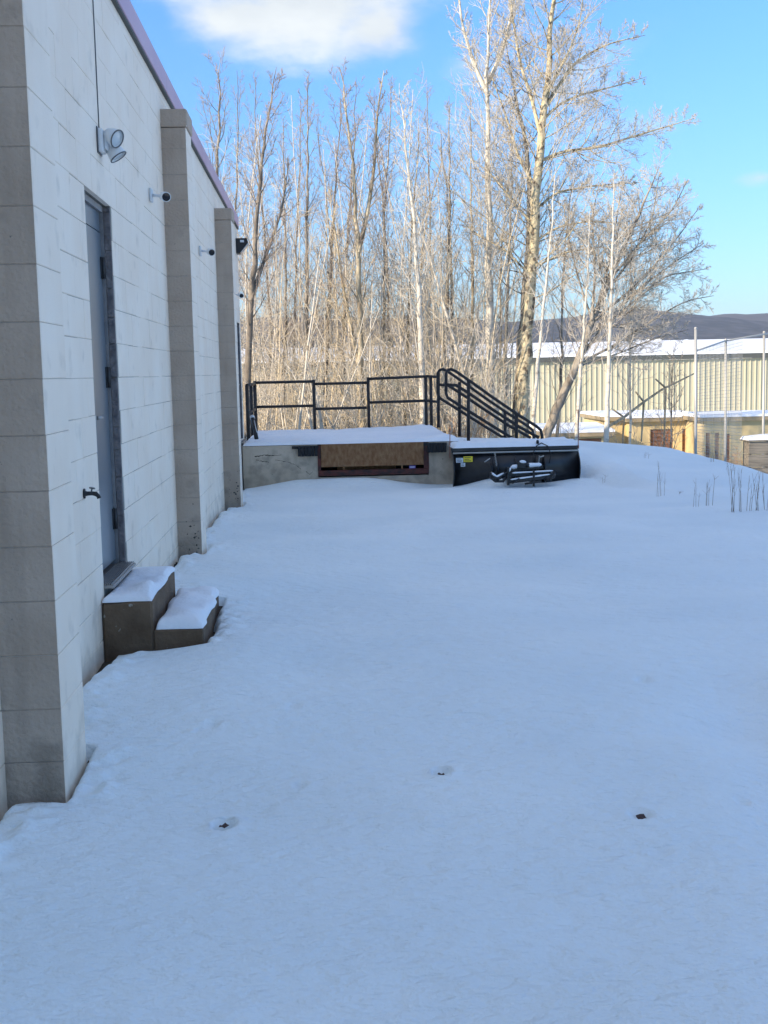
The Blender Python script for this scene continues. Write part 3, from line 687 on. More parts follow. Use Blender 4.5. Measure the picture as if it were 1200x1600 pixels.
# stair railings going down behind the plow
def stair_rail(Y, dx, label, posts, lo_end):
    t = thing('stair_railing', label, 'railing', at(750+dx, 690, Y), group='stair railings beside the dock')
    P_ = lambda x, y: at(x+dx, y, Y)
    def loop(name, pts): m_ = MB(); m_.tube(pts, .026, 8); return m_.build(name, ['black_rail'], t)
    loop('top_rail', [P_(697, 612), P_(697, 583), P_(700, 578), P_(705, 577), P_(712, 580), P_(735, 596), P_(770, 621), P_(805, 645), P_(838, 666), P_(845, 672), P_(847, 682), P_(847, 697)])
    loop('middle_rail', [P_(697, 601), P_(713, 602), P_(735, 616), P_(770, 640), P_(808, 665), P_(842, 684)])
    loop('lower_rail', [P_(697, 600), P_(697, 615), P_(700, 622), P_(735, 644), P_(775, 669), P_(819, 696)])
    for (x, yt, yb) in posts:
        m_ = MB(); m_.tube([P_(x, yt), P_(x, yb)], .028, 8); m_.build('post', ['black_rail'], t)
stair_rail(19.35, 0, 'nearer black stair railing sloping down right behind the plow', [(732, 595, 692), (807, 647, 700)], 0)
stair_rail(20.5, -13, 'farther black stair railing seen just left of the nearer one', [(698, 582, 668), (731, 597, 682), (802, 644, 700)], 0)
# steps under the snow
ST = thing('dock_stairs', 'concrete stairs buried in snow beside the dock behind the plow', 'steps', (3, 20, 0))
for q in range(3):
    m_ = MB(); m_.box(DXR+.01+q*.3, DXR+.31+q*.3-.002, 19.3, 20.6, -.8, DZ-.14-q*.13, c=.006); m_.build('step', ['old_concrete'], ST)
snow_pad('snow_drift', DXR-.02, DXR+1.25, 18.75, 21.6, .02, .24, 'snow drift over the stairs between dock and plow', lump=.05, edge=.4, nx=50, ny=70, seed=9, sl=-.05)

# ------------------------------------------------------------------ snow plow
PY = 17.75
PLB = thing('snow_plow', 'black snow plow blade standing in the snow beside the dock', 'snow plow', (3.0, PY, -.25))
xl = at(709, 725, PY).x; xr = at(906, 720, PY).x
ztl, ztr = at(709, 708, PY).z, at(904, 696, PY).z
zt_ = (ztl+ztr)/2; zb_ = -.32
def blade_y(s): return PY + .02 + .20*math.sin(math.pi*s)*1.0 - .10*s       # s: 0 bottom .. 1 top, hollow side away
m_ = MB(); ns = 14; vs = []; fs = []
for side in (0, 1):
    for i in range(ns+1):
        s = i/ns; z = zb_+(zt_-zb_)*s; y = PY + .22*(1-(2*s-1)**2)*-1 + .22 + side*.012
        for k in range(2): vs.append(((xl, xr)[k], y, z + (0 if k == 0 else (ztr-ztl)*s*.6)))
n2 = (ns+1)*2
for i in range(ns):
    fs += [(2*i, 2*i+1, 2*i+3, 2*i+2), (n2+2*i, n2+2*i+2, n2+2*i+3, n2+2*i+1), (2*i, 2*i+2, n2+2*i+2, n2+2*i), (2*i+1, n2+2*i+1, n2+2*i+3, 2*i+3)]
m_._add(vs, fs, 0, True); m_.build('blade', ['plow_black'], PLB)
def yb(s): return PY + .22 - .22*(1-(2*s-1)**2)
m_ = MB(); m_.prism([(xl-.01, PY+.10, zt_-.02), (xl-.01, PY+.10, zt_+.03), (xl-.01, PY+.26, zt_+.035), (xl-.01, PY+.26, zt_-.005)], (xr-xl+.02, 0, 0)); o = m_.build('top_lip', ['plow_black'], PLB)
m_ = MB(); m_.tube([(xl, PY+.085, zt_-.045), (xr, PY+.085, zt_-.045)], .014, 8); m_.build('edge_tube', ['galvanised'], PLB)
for x in (xl+.003, xr-.003):
    poly = [(x-.006, yb(i/8)-.03-.02*math.sin(math.pi*i/8), zb_+(zt_-zb_)*i/8) for i in range(9)]+[(x-.006, yb(i/8)+.03, zb_+(zt_-zb_)*i/8) for i in range(8, -1, -1)]
    m_ = MB(); m_.prism(poly, (.012, 0, 0)); m_.build('end_plate', ['plow_black'], PLB)
def pw(px, py, Y=PY): return at(px, py, Y)
for px in (768, 777, 806, 838, 851):
    x = pw(px, 720).x
    poly = [(x-.008, yb(i/8)-.075*math.sin(math.pi*min(1, (i+.8)/8))-.004, zb_+(zt_-zb_)*i/8) for i in range(8)]+[(x-.008, yb(i/8)+.0, zb_+(zt_-zb_)*i/8) for i in range(7, -1, -1)]
    m_ = MB(); m_.prism(poly, (.016, 0, 0)); m_.build('rib', ['plow_black'], PLB)
# trip springs beside the ribs
for (pa, pb) in (((773, 708), (776, 728)), ((843, 712), (841, 726))):
    a, b = pw(*pa, PY-.08), pw(*pb, PY-.08); m_ = MB(); k = 40
    ax = (b-a); u = ax.normalized().orthogonal().normalized(); w = ax.normalized().cross(u)
    m_.tube([a+ax*(i/k)+(u*math.cos(i*1.3)+w*math.sin(i*1.3))*.012 for i in range(k+1)], .0045, 5); m_.build('trip_spring', ['galvanised'], PLB)
for (x0, y0, x1, y1) in ((757, 722, 766, 716), (842, 715, 850, 712)):
    m_ = MB(); m_.tube([pw(x0, y0, PY-.07), pw(x1, y1, PY-.07)], .01, 6); m_.build('bracket', ['galvanised'], PLB)
# stickers
def sticker(x0, y0, x1, y1, matn, ink=0):
    a, b = pw(x0, y0), pw(x1, y1); s = ((a.z+b.z)/2-zb_)/(zt_-zb_); y = min(yb((a.z-zb_)/(zt_-zb_)), yb((b.z-zb_)/(zt_-zb_)))-.003
    m_ = MB(); m_.box(a.x, b.x, y-.001, y+.001, b.z, a.z); o = m_.build('sticker', [matn], PLB)
    if ink:
        m_ = MB()
        for q in range(ink):
            z = b.z+(a.z-b.z)*(q+.7)/(ink+.4); m_.box(a.x+(b.x-a.x)*.12, a.x+(b.x-a.x)*random.uniform(.6, .9), y-.003, y-.0015, z-.004, z+.004)
        m_.build('print', ['ink'], o)
sticker(713, 716, 724, 723, 'white_sticker', 3); sticker(724.5, 713.5, 739, 722, 'yellow_sticker', 3); sticker(720, 723.5, 727, 729, 'white_sticker', 2)
# push frame and lift gear in front (towards the viewer)
def beam(name, pts, r, matn='plow_black', n=8): m_ = MB(); m_.tube(pts, r, n); return m_.build(name, [matn], PLB)
FY = PY-.42
def boxbeam(name, a, b, h, d, matn='plow_black'):
    a, b = Vector(a), Vector(b); m_ = MB(); L = (b-a).length; q = (b-a).to_track_quat('X', 'Z').to_matrix().to_4x4(); q.translation = a
    m_.box(0, L, -d/2, d/2, -h/2, h/2, c=.006, M=q); return m_.build(name, [matn], PLB)
boxbeam('cross_beam', pw(793, 752, FY), pw(862, 744, FY), .07, .07)
boxbeam('cross_beam', pw(795, 742, FY+.1), pw(866, 739, FY+.1), .06, .06)
boxbeam('lift_bar', pw(797, 734, FY+.18), pw(848, 729, FY+.18), .055, .08)
boxbeam('side_upright', pw(794, 730, FY-.02), pw(794, 758, FY-.02), .035, .05)
boxbeam('side_upright', pw(862, 738, FY-.02), pw(860, 752, FY-.02), .035, .05)
boxbeam('push_arm', pw(796, 748, FY), (xl+.75, PY+.02, -.12), .06, .06); boxbeam('push_arm', pw(860, 744, FY), (xr-.62, PY+.02, -.12), .06, .06)
boxbeam('jack_stand', pw(834, 735, FY-.04), pw(834, 760, FY-.04), .03, .03)
beam('angle_cylinder', [pw(768, 745, FY), pw(778, 748, FY), pw(795, 738, FY+.1)], .028); beam('angle_cylinder', [pw(866, 738, FY+.1), pw(866, 744, FY), pw(852, 752, FY)], .024)
beam('hook', [pw(767, 738, FY), pw(766, 746, FY), pw(774, 752, FY), pw(786, 752, FY), pw(792, 744, FY)], .020)
m_ = MB(); p = pw(817, 727, FY+.15); m_.box(p.x-.09, p.x+.03, p.y-.06, p.y+.08, p.z-.05, p.z+.045, c=.01); m_.lathe((p.x+.06, p.y, p.z-.03), (0, 0, 1), [(0, .045), (.05, .045), (.06, .03)], 12); m_.build('hydraulic_unit', ['plow_black'], PLB)
for (x0, y0, x1, y1) in ((800, 755, 812, 748), (820, 756, 846, 752), (852, 748, 864, 746)):
    beam('linkage', [pw(x0, y0, FY-.05), pw(x1, y1, FY-.05)], .016)
# hoses looping over the top edge
beam('hose', [pw(833, 724, PY-.1), pw(833, 708, PY-.06), pw(838, 697, PY+.05), pw(846, 692, PY+.12), pw(856, 697, PY+.05), pw(861, 710, PY-.04), pw(858, 724, PY-.08)], .008, 'rubber', 6)
m_ = MB(); p = pw(840, 693, PY+.12); m_.lathe((p.x, p.y, p.z), (0, 0, 1), [(0, .022), (.04, .022), (.055, .012)], 10); m_.build('hose_plug', ['black_metal'], PLB)
for (x, y0, y1) in ((703, 664, 716), (903.5, 640, 700)):
    a, b = pw(x, y0, PY+.1), pw(x, y1, PY+.1); beam('edge_guide', [a, b], .006, 'orange_rod', 6)
# snow caps on the plow
def snow_strip(pts, r, seed=0, label='snow resting on the plow gear'):
    pts = [Vector(p) for p in pts]; out_ = []
    for i in range(len(pts)-1):
        n = max(2, int((pts[i+1]-pts[i]).length/.03))
        for k in range(n): out_.append(pts[i].lerp(pts[i+1], k/n))
    out_.append(pts[-1]); rs = [r*(.75+.5*float(vnoise(i*.35, seed, 1, 3)+.5)) for i in range(len(out_))]; rs[0] *= .4; rs[-1] *= .4
    m_ = MB(); m_.tube(out_, rs, 8); o = m_.build('snow_cap', ['snow'], PLB); return o
snow_strip([pw(798, 730.5, FY+.15), pw(812, 728, FY+.15), pw(846, 726, FY+.15)], .032)
snow_strip([pw(812, 721, FY+.1), pw(822, 722, FY+.1)], .022); snow_strip([pw(797, 749.5, FY-.03), pw(860, 741, FY-.03)], .012, 2)
snow_strip([pw(800, 739, FY+.05), pw(864, 735.5, FY+.05)], .012, 3); snow_strip([pw(767, 738, FY), pw(776, 745, FY), pw(787, 739, FY+.05)], .016, 4)
snow_strip([pw(794, 738, FY), pw(798, 731, FY+.1)], .018, 5)
sp_ = snow_pad('snow_layer', xl, xr+.0, PY+.09, PY+.95, zt_+.03, .075, 'ridge of snow lying along the top of the plow blade', lump=.03, edge=.08, nx=70, ny=20, seed=21)

# ------------------------------------------------------------------ trees
def tubes_np(P, R, sides):
    """P (N,K,3), R (N,K) -> verts, quads"""
    n, K, _ = P.shape
    T = np.gradient(P, axis=1); T /= np.linalg.norm(T, axis=2, keepdims=True)+1e-9
    ref = np.where(np.abs(T[:, :1, 2:3]) > .9, np.array([1., 0, 0]), np.array([0, 0, 1.]))
    U = np.cross(T, np.broadcast_to(ref, T.shape)); U /= np.linalg.norm(U, axis=2, keepdims=True)+1e-9; Wv = np.cross(T, U)
    a = np.arange(sides)*2*np.pi/sides
    V = P[:, :, None, :] + R[:, :, None, None]*(U[:, :, None, :]*np.cos(a)[None, None, :, None]+Wv[:, :, None, :]*np.sin(a)[None, None, :, None])
    V = V.reshape(-1, 3)
    base = (np.arange(n)*K*sides)[:, None, None]; i = (np.arange(K-1)*sides)[None, :, None]; k = np.arange(sides)[None, None, :]; k2 = (k+1) % sides
    q = np.stack([base+i+k, base+i+k2, base+i+sides+k2, base+i+sides+k], -1).reshape(-1, 4)
    return V, q
def grow(S0, D0, L, R0, K, wander, up, rtip=.25, r=rng):
    n = len(S0); D_ = D0.copy(); P = np.zeros((n, K, 3)); P[:, 0] = S0; st = (L/(K-1))[:, None]
    drift = r.normal(0, wander*.35, (n, 3))
    for i in range(1, K):
        D_ = D_ + r.normal(0, wander, (n, 3)) + drift; D_[:, 2] += up; D_ /= np.linalg.norm(D_, axis=1, keepdims=True)
        P[:, i] = P[:, i-1]+D_*st
    t = np.linspace(0, 1, K)[None, :]; R = R0[:, None]*(1-(1-rtip)*t)
    return P, R
def children(P, R, L, per, tlo, thi, ang, lf, r=rng, flat=0.0, rf=.6):
    """per: children per parent"""
    n, K, _ = P.shape; idx = np.repeat(np.arange(n), per); m_ = len(idx)
    t = tlo+(thi-tlo)*((np.tile(np.arange(per), n)+r.random(m_))/per)
    f = t*(K-1); i0 = np.minimum(f.astype(int), K-2); fr = (f-i0)[:, None]
    S0 = P[idx, i0]*(1-fr)+P[idx, i0+1]*fr; T = P[idx, i0+1]-P[idx, i0]; T /= np.linalg.norm(T, axis=1, keepdims=True)+1e-9
    az = np.tile(np.arange(per), n)*2.4+r.random(n).repeat(per)*6.28+r.normal(0, .4, m_)
    ref = np.where(np.abs(T[:, 2:3]) > .9, np.array([[1., 0, 0]]), np.array([[0, 0, 1.]])); U = np.cross(T, ref); U /= np.linalg.norm(U, axis=1, keepdims=True)+1e-9; Wv = np.cross(T, U)
    A = np.radians(ang)*(1+r.normal(0, .2, m_))
    D_ = T*np.cos(A)[:, None]+(U*np.cos(az)[:, None]+Wv*np.sin(az)[:, None])*np.sin(A)[:, None]
    l = L[idx]*lf(t)*(.65+.7*r.random(m_)); Rp = R[idx, i0]*(1-fr[:, 0])+R[idx, i0+1]*fr[:, 0]
    return S0, D_, l, Rp*rf, t
def spline(pts, K):
    pts = [Vector(p) for p in pts]; d = [0]
    for i in range(len(pts)-1): d.append(d[-1]+(pts[i+1]-pts[i]).length)
    a = np.array(pts); t = np.linspace(0, d[-1], K); P = np.stack([np.interp(t, d, a[:, j]) for j in range(3)], 1)
    for _ in range(2): P[1:-1] = (P[:-2]+2*P[1:-1]+P[2:])/4
    return P, d[-1]
def tree(label, px_pts, Y, r0, bark, twig, cat='tree', group=None, seed=0, n1=30, n2=7, n3=5, l1=.26, ang=42, tlo=.25, up1=.10, dense=1., stems=(), lean=0., twig_r=.0042, name='bare_tree', n4=0, crown_shape='up'):
    r = np.random.default_rng(seed+100)
    # widen the tree in depth too: y wanders with height
    pts = [at(x, y, Y + lean*i + r.normal(0, .15)) for i, (x, y) in enumerate(px_pts)]
    gz = float(ground_z(pts[0].x, pts[0].y))-.1
    base = Vector((pts[0].x, pts[0].y, gz))
    if pts[0].z > gz+.05: pts = [base]+pts
    K = 26; P, L = spline(pts, K); P[1:-1, :2] += r.normal(0, .012, (K-2, 2))*(L/8)
    t = thing(name, label, cat, base, group=group)
    tt = np.linspace(0, 1, K); R = (r0*(1-tt)**.85+.005); R[0] *= 1.25
    V, q = tubes_np(P[None], R[None], 8); np_mesh('trunk', V, q, bark, t)
    allP = [(P, R, L)]
    for s_ in stems:
        sp, sr = s_; p2 = [at(x, y, Y+.15*i) for i, (x, y) in enumerate(sp)]
        P2, L2 = spline(p2, 20); R2_ = sr*(1-np.linspace(0, 1, 20))**.8+.006; V, q = tubes_np(P2[None], R2_[None], 7); np_mesh('limb', V, q, bark, t); allP.append((P2, R2_, L2))
    VV, QQ, off = [], [], 0
    BV, BQ, boff = [], [], 0
    for (P, R, L) in allP:
        if crown_shape == 'up': lf = lambda t_: l1*(1.15-.95*t_)
        elif crown_shape == 'round': lf = lambda t_: l1*np.sin(np.clip(.25+t_*.8, 0, 1)*np.pi*.9)
        nn1 = n1 if P is allP[0][0] else max(18, int(1.4*n1*(L/allP[0][2])))
        S0, D_, l, rp, tc_ = children(P[None], R[None], np.array([L]), nn1, tlo if P is allP[0][0] else .15, .98, ang, lf, r)
        rp = np.minimum(rp, .010+.06*r0); P1, R1 = grow(S0, D_, l, rp*.75, 9, .07, up1, .25, r)
        V, q = tubes_np(P1, R1, 4); BV.append(V); BQ.append(q+boff); boff += len(V)
        S0, D_, l2, rp, _ = children(P1, R1, l, n2, .15, .97, 38, lambda t_: .42*(1.1-.6*t_), r)
        P2, R2_ = grow(S0, D_, l2, np.maximum(rp*.8, twig_r*1.15), 6, .09, up1*.7, .5, r); V, q = tubes_np(P2, R2_, 3); VV.append(V); QQ.append(q+off); off += len(V)
        S0, D_, l3, rp, _ = children(P2, R2_, l2, n3, .15, .98, 36, lambda t_: .5*(1.05-.4*t_), r)
        P3, R3 = grow(S0, D_, l3, np.full(len(l3), twig_r), 4, .11, up1*.6, .6, r); V, q = tubes_np(P3, R3, 3); VV.append(V); QQ.append(q+off); off += len(V)
        if n4:
            S0, D_, l4, rp, _ = children(P3, R3, l3, n4, .2, .98, 40, lambda t_: .5, r)
            P4, R4 = grow(S0, D_, l4, np.full(len(l4), twig_r*.85), 3, .1, .05, .6, r); V, q = tubes_np(P4, R4, 3); VV.append(V); QQ.append(q+off); off += len(V)
    np_mesh('branches', np.concatenate(BV), np.concatenate(BQ), bark, t)['kind'] = 'stuff'
    np_mesh('twigs', np.concatenate(VV), np.concatenate(QQ), twig, t)['kind'] = 'stuff'
    return t
# --- the two big ones and the near birches
tree('tallest aspen with a thick cream trunk, right of centre above the stair railings', [(812, 700), (818, 600), (824, 500), (832, 400), (838, 290), (848, 180), (860, 60), (872, -60), (884, -170)], 26.5, .17, 'cream_bark', 'pale_twig', seed=1,
     n1=60, n2=9, n3=7, l1=.29, ang=56, tlo=.30, up1=.08, twig_r=.0042, n4=0,
     stems=((((845, 215), (830, 150), (812, 100), (800, 20), (790, -80)), .04), (((845, 180), (868, 140), (900, 95), (950, 68), (1008, 55)), .034), (((835, 290), (812, 250), (790, 180), (765, 110)), .032), (((842, 195), (870, 165), (900, 150), (960, 135), (1010, 120)), .028), (((838, 255), (880, 235), (930, 232), (1000, 210), (1085, 185)), .034), (((834, 330), (870, 300), (930, 290), (1000, 285)), .026), (((833, 350), (805, 320), (775, 280), (740, 250)), .026), (((832, 380), (870, 355), (920, 345), (985, 350)), .024), (((850, 150), (885, 90), (905, 40), (915, -30)), .026), (((828, 430), (790, 390), (750, 370), (715, 340)), .022), (((830, 420), (880, 395), (940, 385), (990, 400)), .02)))
tree('darker ivy-ringed trunk standing right against the tallest aspen', [(806, 705), (812, 600), (818, 500), (824, 410), (829, 330), (826, 250), (808, 160), (790, 60)], 27.3, .15, 'grey_bark', 'grey_twig', seed=2, n1=26, n2=7, n3=5, l1=.26, ang=60, tlo=.35)
tree('white barked aspen with a forked top, left of the tallest aspen', [(768, 660), (766, 560), (765, 430), (763, 300), (761, 190), (762, 90), (765, -10), (768, -90)], 27, .115, 'birch_bark', 'pale_twig', seed=3, n1=42, n2=7, n3=6, l1=.24, ang=42, tlo=.30,
     stems=((((763, 150), (740, 100), (722, 40), (712, -50)), .05), (((763, 130), (785, 80), (800, 20), (812, -50)), .045)))
tree('bright white birch rising behind the dock railing end', [(661, 668), (660, 590), (655, 480), (650, 380), (640, 280), (630, 200), (624, 130)], 25, .075, 'birch_bark', 'pale_twig', seed=4, n1=34, n2=7, n3=4, l1=.20, ang=38, tlo=.35)
tree('brown trunked tree behind the middle railing panel, forking high up', [(566, 665), (564, 560), (561, 450), (560, 400), (556, 330), (550, 240), (540, 160), (530, 105)], 25.5, .085, 'tan_bark', 'red_twig', seed=5, n1=26, n2=7, n3=5, l1=.22, ang=34, tlo=.34,
     stems=((((560, 395), (575, 330), (585, 260), (590, 170), (600, 110)), .045),))
tree('dark trunk at the building corner behind the left end of the dock', [(386, 680), (388, 580), (390, 500), (396, 420), (402, 330), (412, 230), (424, 150), (432, 105)], 24.5, .085, 'dark_bark', 'red_twig', seed=6, n1=28, n2=7, n3=5, l1=.22, ang=34, tlo=.35,
     stems=((((392, 470), (415, 400), (440, 330), (452, 250)), .04),))
tree('slender tree showing over the roof edge of the block building', [(336, 640), (338, 500), (338, 380), (338, 280), (341, 190), (345, 90)], 30, .11, 'grey_bark', 'red_twig', seed=7, n1=34, n2=7, n3=5, l1=.22, ang=32, tlo=.35)
tree('leaning dark trunk with a wide crown at the right of the wood', [(848, 695), (862, 655), (885, 610), (905, 560), (925, 500), (960, 420), (1000, 330), (1030, 260)], 26, .12, 'grey_bark', 'pale_twig', seed=8, n1=40, n2=8, n3=7, l1=.34, ang=50, tlo=.36, up1=.06, twig_r=.0040,
     stems=((((905, 560), (950, 500), (1000, 450), (1060, 405), (1100, 380)), .03), (((900, 570), (960, 540), (1020, 500), (1070, 470), (1115, 462)), .026), (((925, 500), (930, 420), (925, 340), (935, 290)), .03), (((950, 440), (1000, 380), (1050, 330), (1075, 280)), .028), (((915, 530), (980, 480), (1040, 430), (1105, 420)), .022), (((940, 465), (990, 400), (1020, 340), (1030, 270)), .024), (((930, 490), (955, 400), (965, 330), (975, 270)), .022), (((930, 500), (1000, 440), (1060, 370), (1095, 320)), .022), (((895, 575), (960, 555), (1020, 530), (1075, 515)), .018), (((925, 500), (905, 440), (890, 380), (880, 320)), .02)))
tree('thin white birch in front of the pale metal building, right of the leaning tree', [(947, 700), (950, 600), (954, 500), (957, 400), (958, 310), (960, 265)], 24.5, .055, 'birch_bark', 'pale_twig', seed=9, n1=26, n2=6, n3=4, l1=.18, ang=42, tlo=.25)
tree('pale crooked sapling between the leaning tree and the thin white birch', [(900, 700), (905, 610), (912, 520), (918, 430), (922, 330)], 24.8, .045, 'birch_bark', 'pale_twig', seed=10, n1=22, n2=6, n3=4, l1=.18, ang=42, tlo=.25)
tree('slanting white stem crossing in front of the tallest aspen', [(832, 690), (838, 590), (850, 470), (862, 360), (868, 260)], 25, .045, 'birch_bark', 'pale_twig', seed=11, n1=18, n2=5, n3=4, l1=.16, ang=42, tlo=.35)
tree('leaning white stem slanting left between the birch and the forked aspen', [(742, 655), (725, 590), (700, 500), (680, 430), (655, 350), (640, 290)], 26, .05, 'birch_bark', 'pale_twig', seed=12, n1=22, n2=6, n3=4, l1=.18, ang=40, tlo=.3)
tree('split white stump-topped stem slanting behind the second railing post', [(503, 668), (496, 625), (488, 592), (480, 566)], 24, .055, 'birch_bark', 'pale_twig', seed=13, n1=8, n2=3, n3=3, l1=.2, ang=40, tlo=.4)
tree('snapped pale sapling leaning left behind the first railing panel', [(488, 668), (478, 630), (466, 600), (452, 573), (444, 566)], 24.2, .03, 'birch_bark', 'pale_twig', seed=14, n1=8, n2=3, n3=3, l1=.2, ang=40, tlo=.4)
tree('yellowish trunk bending left beside the brown forked tree', [(582, 668), (573, 610), (558, 560), (545, 500), (535, 440), (525, 370), (515, 300)], 26.5, .065, 'tan_bark', 'tan_twig', seed=15, n1=24, n2=6, n3=5, l1=.22, ang=40, tlo=.3)
# --- ranks of slim trees: base x, mid x, top x, top y, depth, radius, bark, twig, label
ranks = [
 (440, 447, 442, 185, 28, .05, 'grey_bark', 'red_twig', 'slim grey tree just right of the dark corner trunk'),
 (482, 479, 481, 118, 27.5, .065, 'grey_bark', 'red_twig', 'straight slim tree above the first railing post'),
 (506, 515, 532, 150, 28, .06, 'dark_bark', 'red_twig', 'dark slim tree leaning right above the second railing panel'),
 (455, 462, 470, 150, 31, .05, 'grey_bark', 'red_twig', 'thin background tree between the two tallest left trees'),
 (530, 540, 556, 120, 31, .055, 'dark_bark', 'red_twig', 'thin dark tree just left of the brown forked tree'),
 (592, 600, 610, 120, 29, .055, 'grey_bark', 'red_twig', 'slim grey tree right of the brown forked tree'),
 (612, 606, 585, 140, 32, .05, 'dark_bark', 'red_twig', 'thin tree leaning left above the third railing panel'),
 (632, 640, 655, 170, 29, .05, 'tan_bark', 'grey_twig', 'tan sapling just left of the white birch'),
 (690, 700, 702, 150, 28, .07, 'grey_bark', 'grey_twig', 'grey tree between the white birch and the forked aspen'),
 (712, 706, 690, 195, 30, .06, 'dark_bark', 'grey_twig', 'dark stemmed tree behind the stair railing top'),
 (735, 738, 735, 140, 29, .05, 'tan_bark', 'grey_twig', 'thin tan tree close left of the forked aspen'),
 (792, 795, 800, 160, 30, .06, 'grey_bark', 'grey_twig', 'grey tree between the forked aspen and tallest aspen'),
 (418, 420, 398, 120, 32, .055, 'dark_bark', 'red_twig', 'back row tree rising over the dark corner trunk'),
 (365, 362, 372, 110, 33, .06, 'dark_bark', 'red_twig', 'tree just above the building corner left of the dark trunk'),
 (675, 672, 668, 120, 33, .05, 'grey_bark', 'red_twig', 'back row tree directly right of the white birch'),
 (870, 880, 905, 250, 31, .05, 'grey_bark', 'grey_twig', 'slim tree right of the tallest aspen trunk'),
 (985, 985, 990, 330, 30, .035, 'birch_bark', 'pale_twig', 'small pale tree in front of the metal building left of the white pole'),
 (548, 520, 498, 170, 33, .05, 'grey_bark', 'red_twig', 'back row tree leaning left behind the yellowish trunk'),
 (648, 655, 690, 210, 31, .045, 'tan_bark', 'grey_twig', 'tan back row sapling leaning right past the birch'),
 (775, 782, 800, 230, 32, .045, 'tan_bark', 'grey_twig', 'tan sapling tight behind the forked aspen'),
]
for i, (bx, mx_, tx, ty, Y, r0, bk, tw, lb) in enumerate(ranks):
    j = random.uniform(-5, 5)
    pts = [(bx, 680), ((bx+mx_)/2+j, 560), (mx_, 430), ((mx_+tx)/2-j*.6, 300), (tx, ty+60), (tx+j*.4, ty)]
    pts = [p for k, p in enumerate(pts) if k == 0 or p[1] < pts[k-1][1]-5]
    tree(lb, pts, Y, r0, bk, tw, seed=40+i, n1=25+(i*7) % 9, n2=6, n3=4, l1=.16+.02*((i*5) % 4), ang=30+3*(i % 4), tlo=.25+.04*(i % 3), twig_r=.004)
# --- the thicket nobody could count
def brush(name, label, n, xr_, yr_, hmin, hmax, r0, matn, seed, per=9, per2=4, cat=None, lean=.12, up=.03, hf=None, ln=.34):
    r = np.random.default_rng(seed)
    x = r.uniform(*xr_, n); y = r.uniform(*yr_, n); z = ground_z(x, y)-.1
    h = hmin+(hmax-hmin)*r.random(n)**1.7
    if hf is not None: h = h*hf(x, y)
    D_ = r.normal(0, lean, (n, 3)); D_[:, 2] = 1; D_ /= np.linalg.norm(D_, axis=1, keepdims=True)
    P1, R1 = grow(np.stack([x, y, z], 1), D_, h, np.full(n, r0)*(.5+r.random(n)), 8, .05, up, .3, r)
    V, Q, off = [], [], 0
    v, q = tubes_np(P1, R1, 4); V.append(v); Q.append(q); off += len(v)
    S0, D2, l2, rp, _ = children(P1, R1, h, per, .15, .97, 42, lambda t_: ln*(1.1-.7*t_), r)
    P2, R2_ = grow(S0, D2, l2, np.maximum(rp*.7, .005), 5, .12, up, .5, r); v, q = tubes_np(P2, R2_, 3); V.append(v); Q.append(q+off); off += len(v)
    if per2:
        S0, D3, l3, rp, _ = children(P2, R2_, l2, per2, .2, .97, 42, lambda t_: .5, r)
        P3, R3 = grow(S0, D3, l3, np.full(len(l3), .0045), 3, .12, up, .6, r); v, q = tubes_np(P3, R3, 3); V.append(v); Q.append(q+off); off += len(v)
    o = np_mesh(name, np.concatenate(V), np.concatenate(Q), matn); o['kind'] = 'stuff'; o['label'] = label
    if cat: o['category'] = cat
    return o
brush('thicket', 'tan thicket of bare brush behind the dock railing', 150, (-4, 4.2), (25, 31), 1.5, 7.0, .013, 'tan_twig', 1, cat='brush', per=8, per2=3)
brush('thicket', 'grey thicket of bare saplings deeper in the wood', 120, (-6, 4.5), (31, 40), 3, 8.5, .022, 'grey_twig', 2, cat='brush')
brush('thicket', 'pale fine saplings filling the gaps of the wood', 105, (-2.4, 4.6), (26.5, 34), 5, 9.8, .020, 'pale_twig', 14, cat='brush', lean=.06, per=18, per2=6, ln=.15)
brush('thicket', 'thicket with shade in its dark colour far back behind the grey saplings', 210, (-8, 4.4), (34, 46), 2, 6.5, .022, 'deep_twig', 3, cat='brush')  # dark twig colour stands in for the shade deep in the wood
brush('thicket', 'bright tangled brush lit by the sun close behind the dock', 120, (-2.2, 4.2), (23.6, 27), .5, 3.4, .008, 'pale_twig', 4, cat='brush', lean=.3, per2=3)
brush('pale_saplings', 'thin pale slanting saplings crowding close behind the dock railing', 46, (-2.0, 4.0), (23.9, 28), 1.6, 4.6, .021, 'birch_bark', 15, cat='saplings', lean=.22, per=4, per2=3)
brush('thicket', 'orange brown shrubs low behind the railing', 90, (-1.6, 3.6), (23.6, 25), .3, 1.0, .006, 'orange_brush', 5, cat='brush', lean=.3)
brush('thicket', 'sparse grey brush in front of the metal building', 36, (5.0, 12), (26, 34), 1.0, 3.2, .01, 'grey_twig', 6, cat='brush', lean=.2, per=7, per2=3)

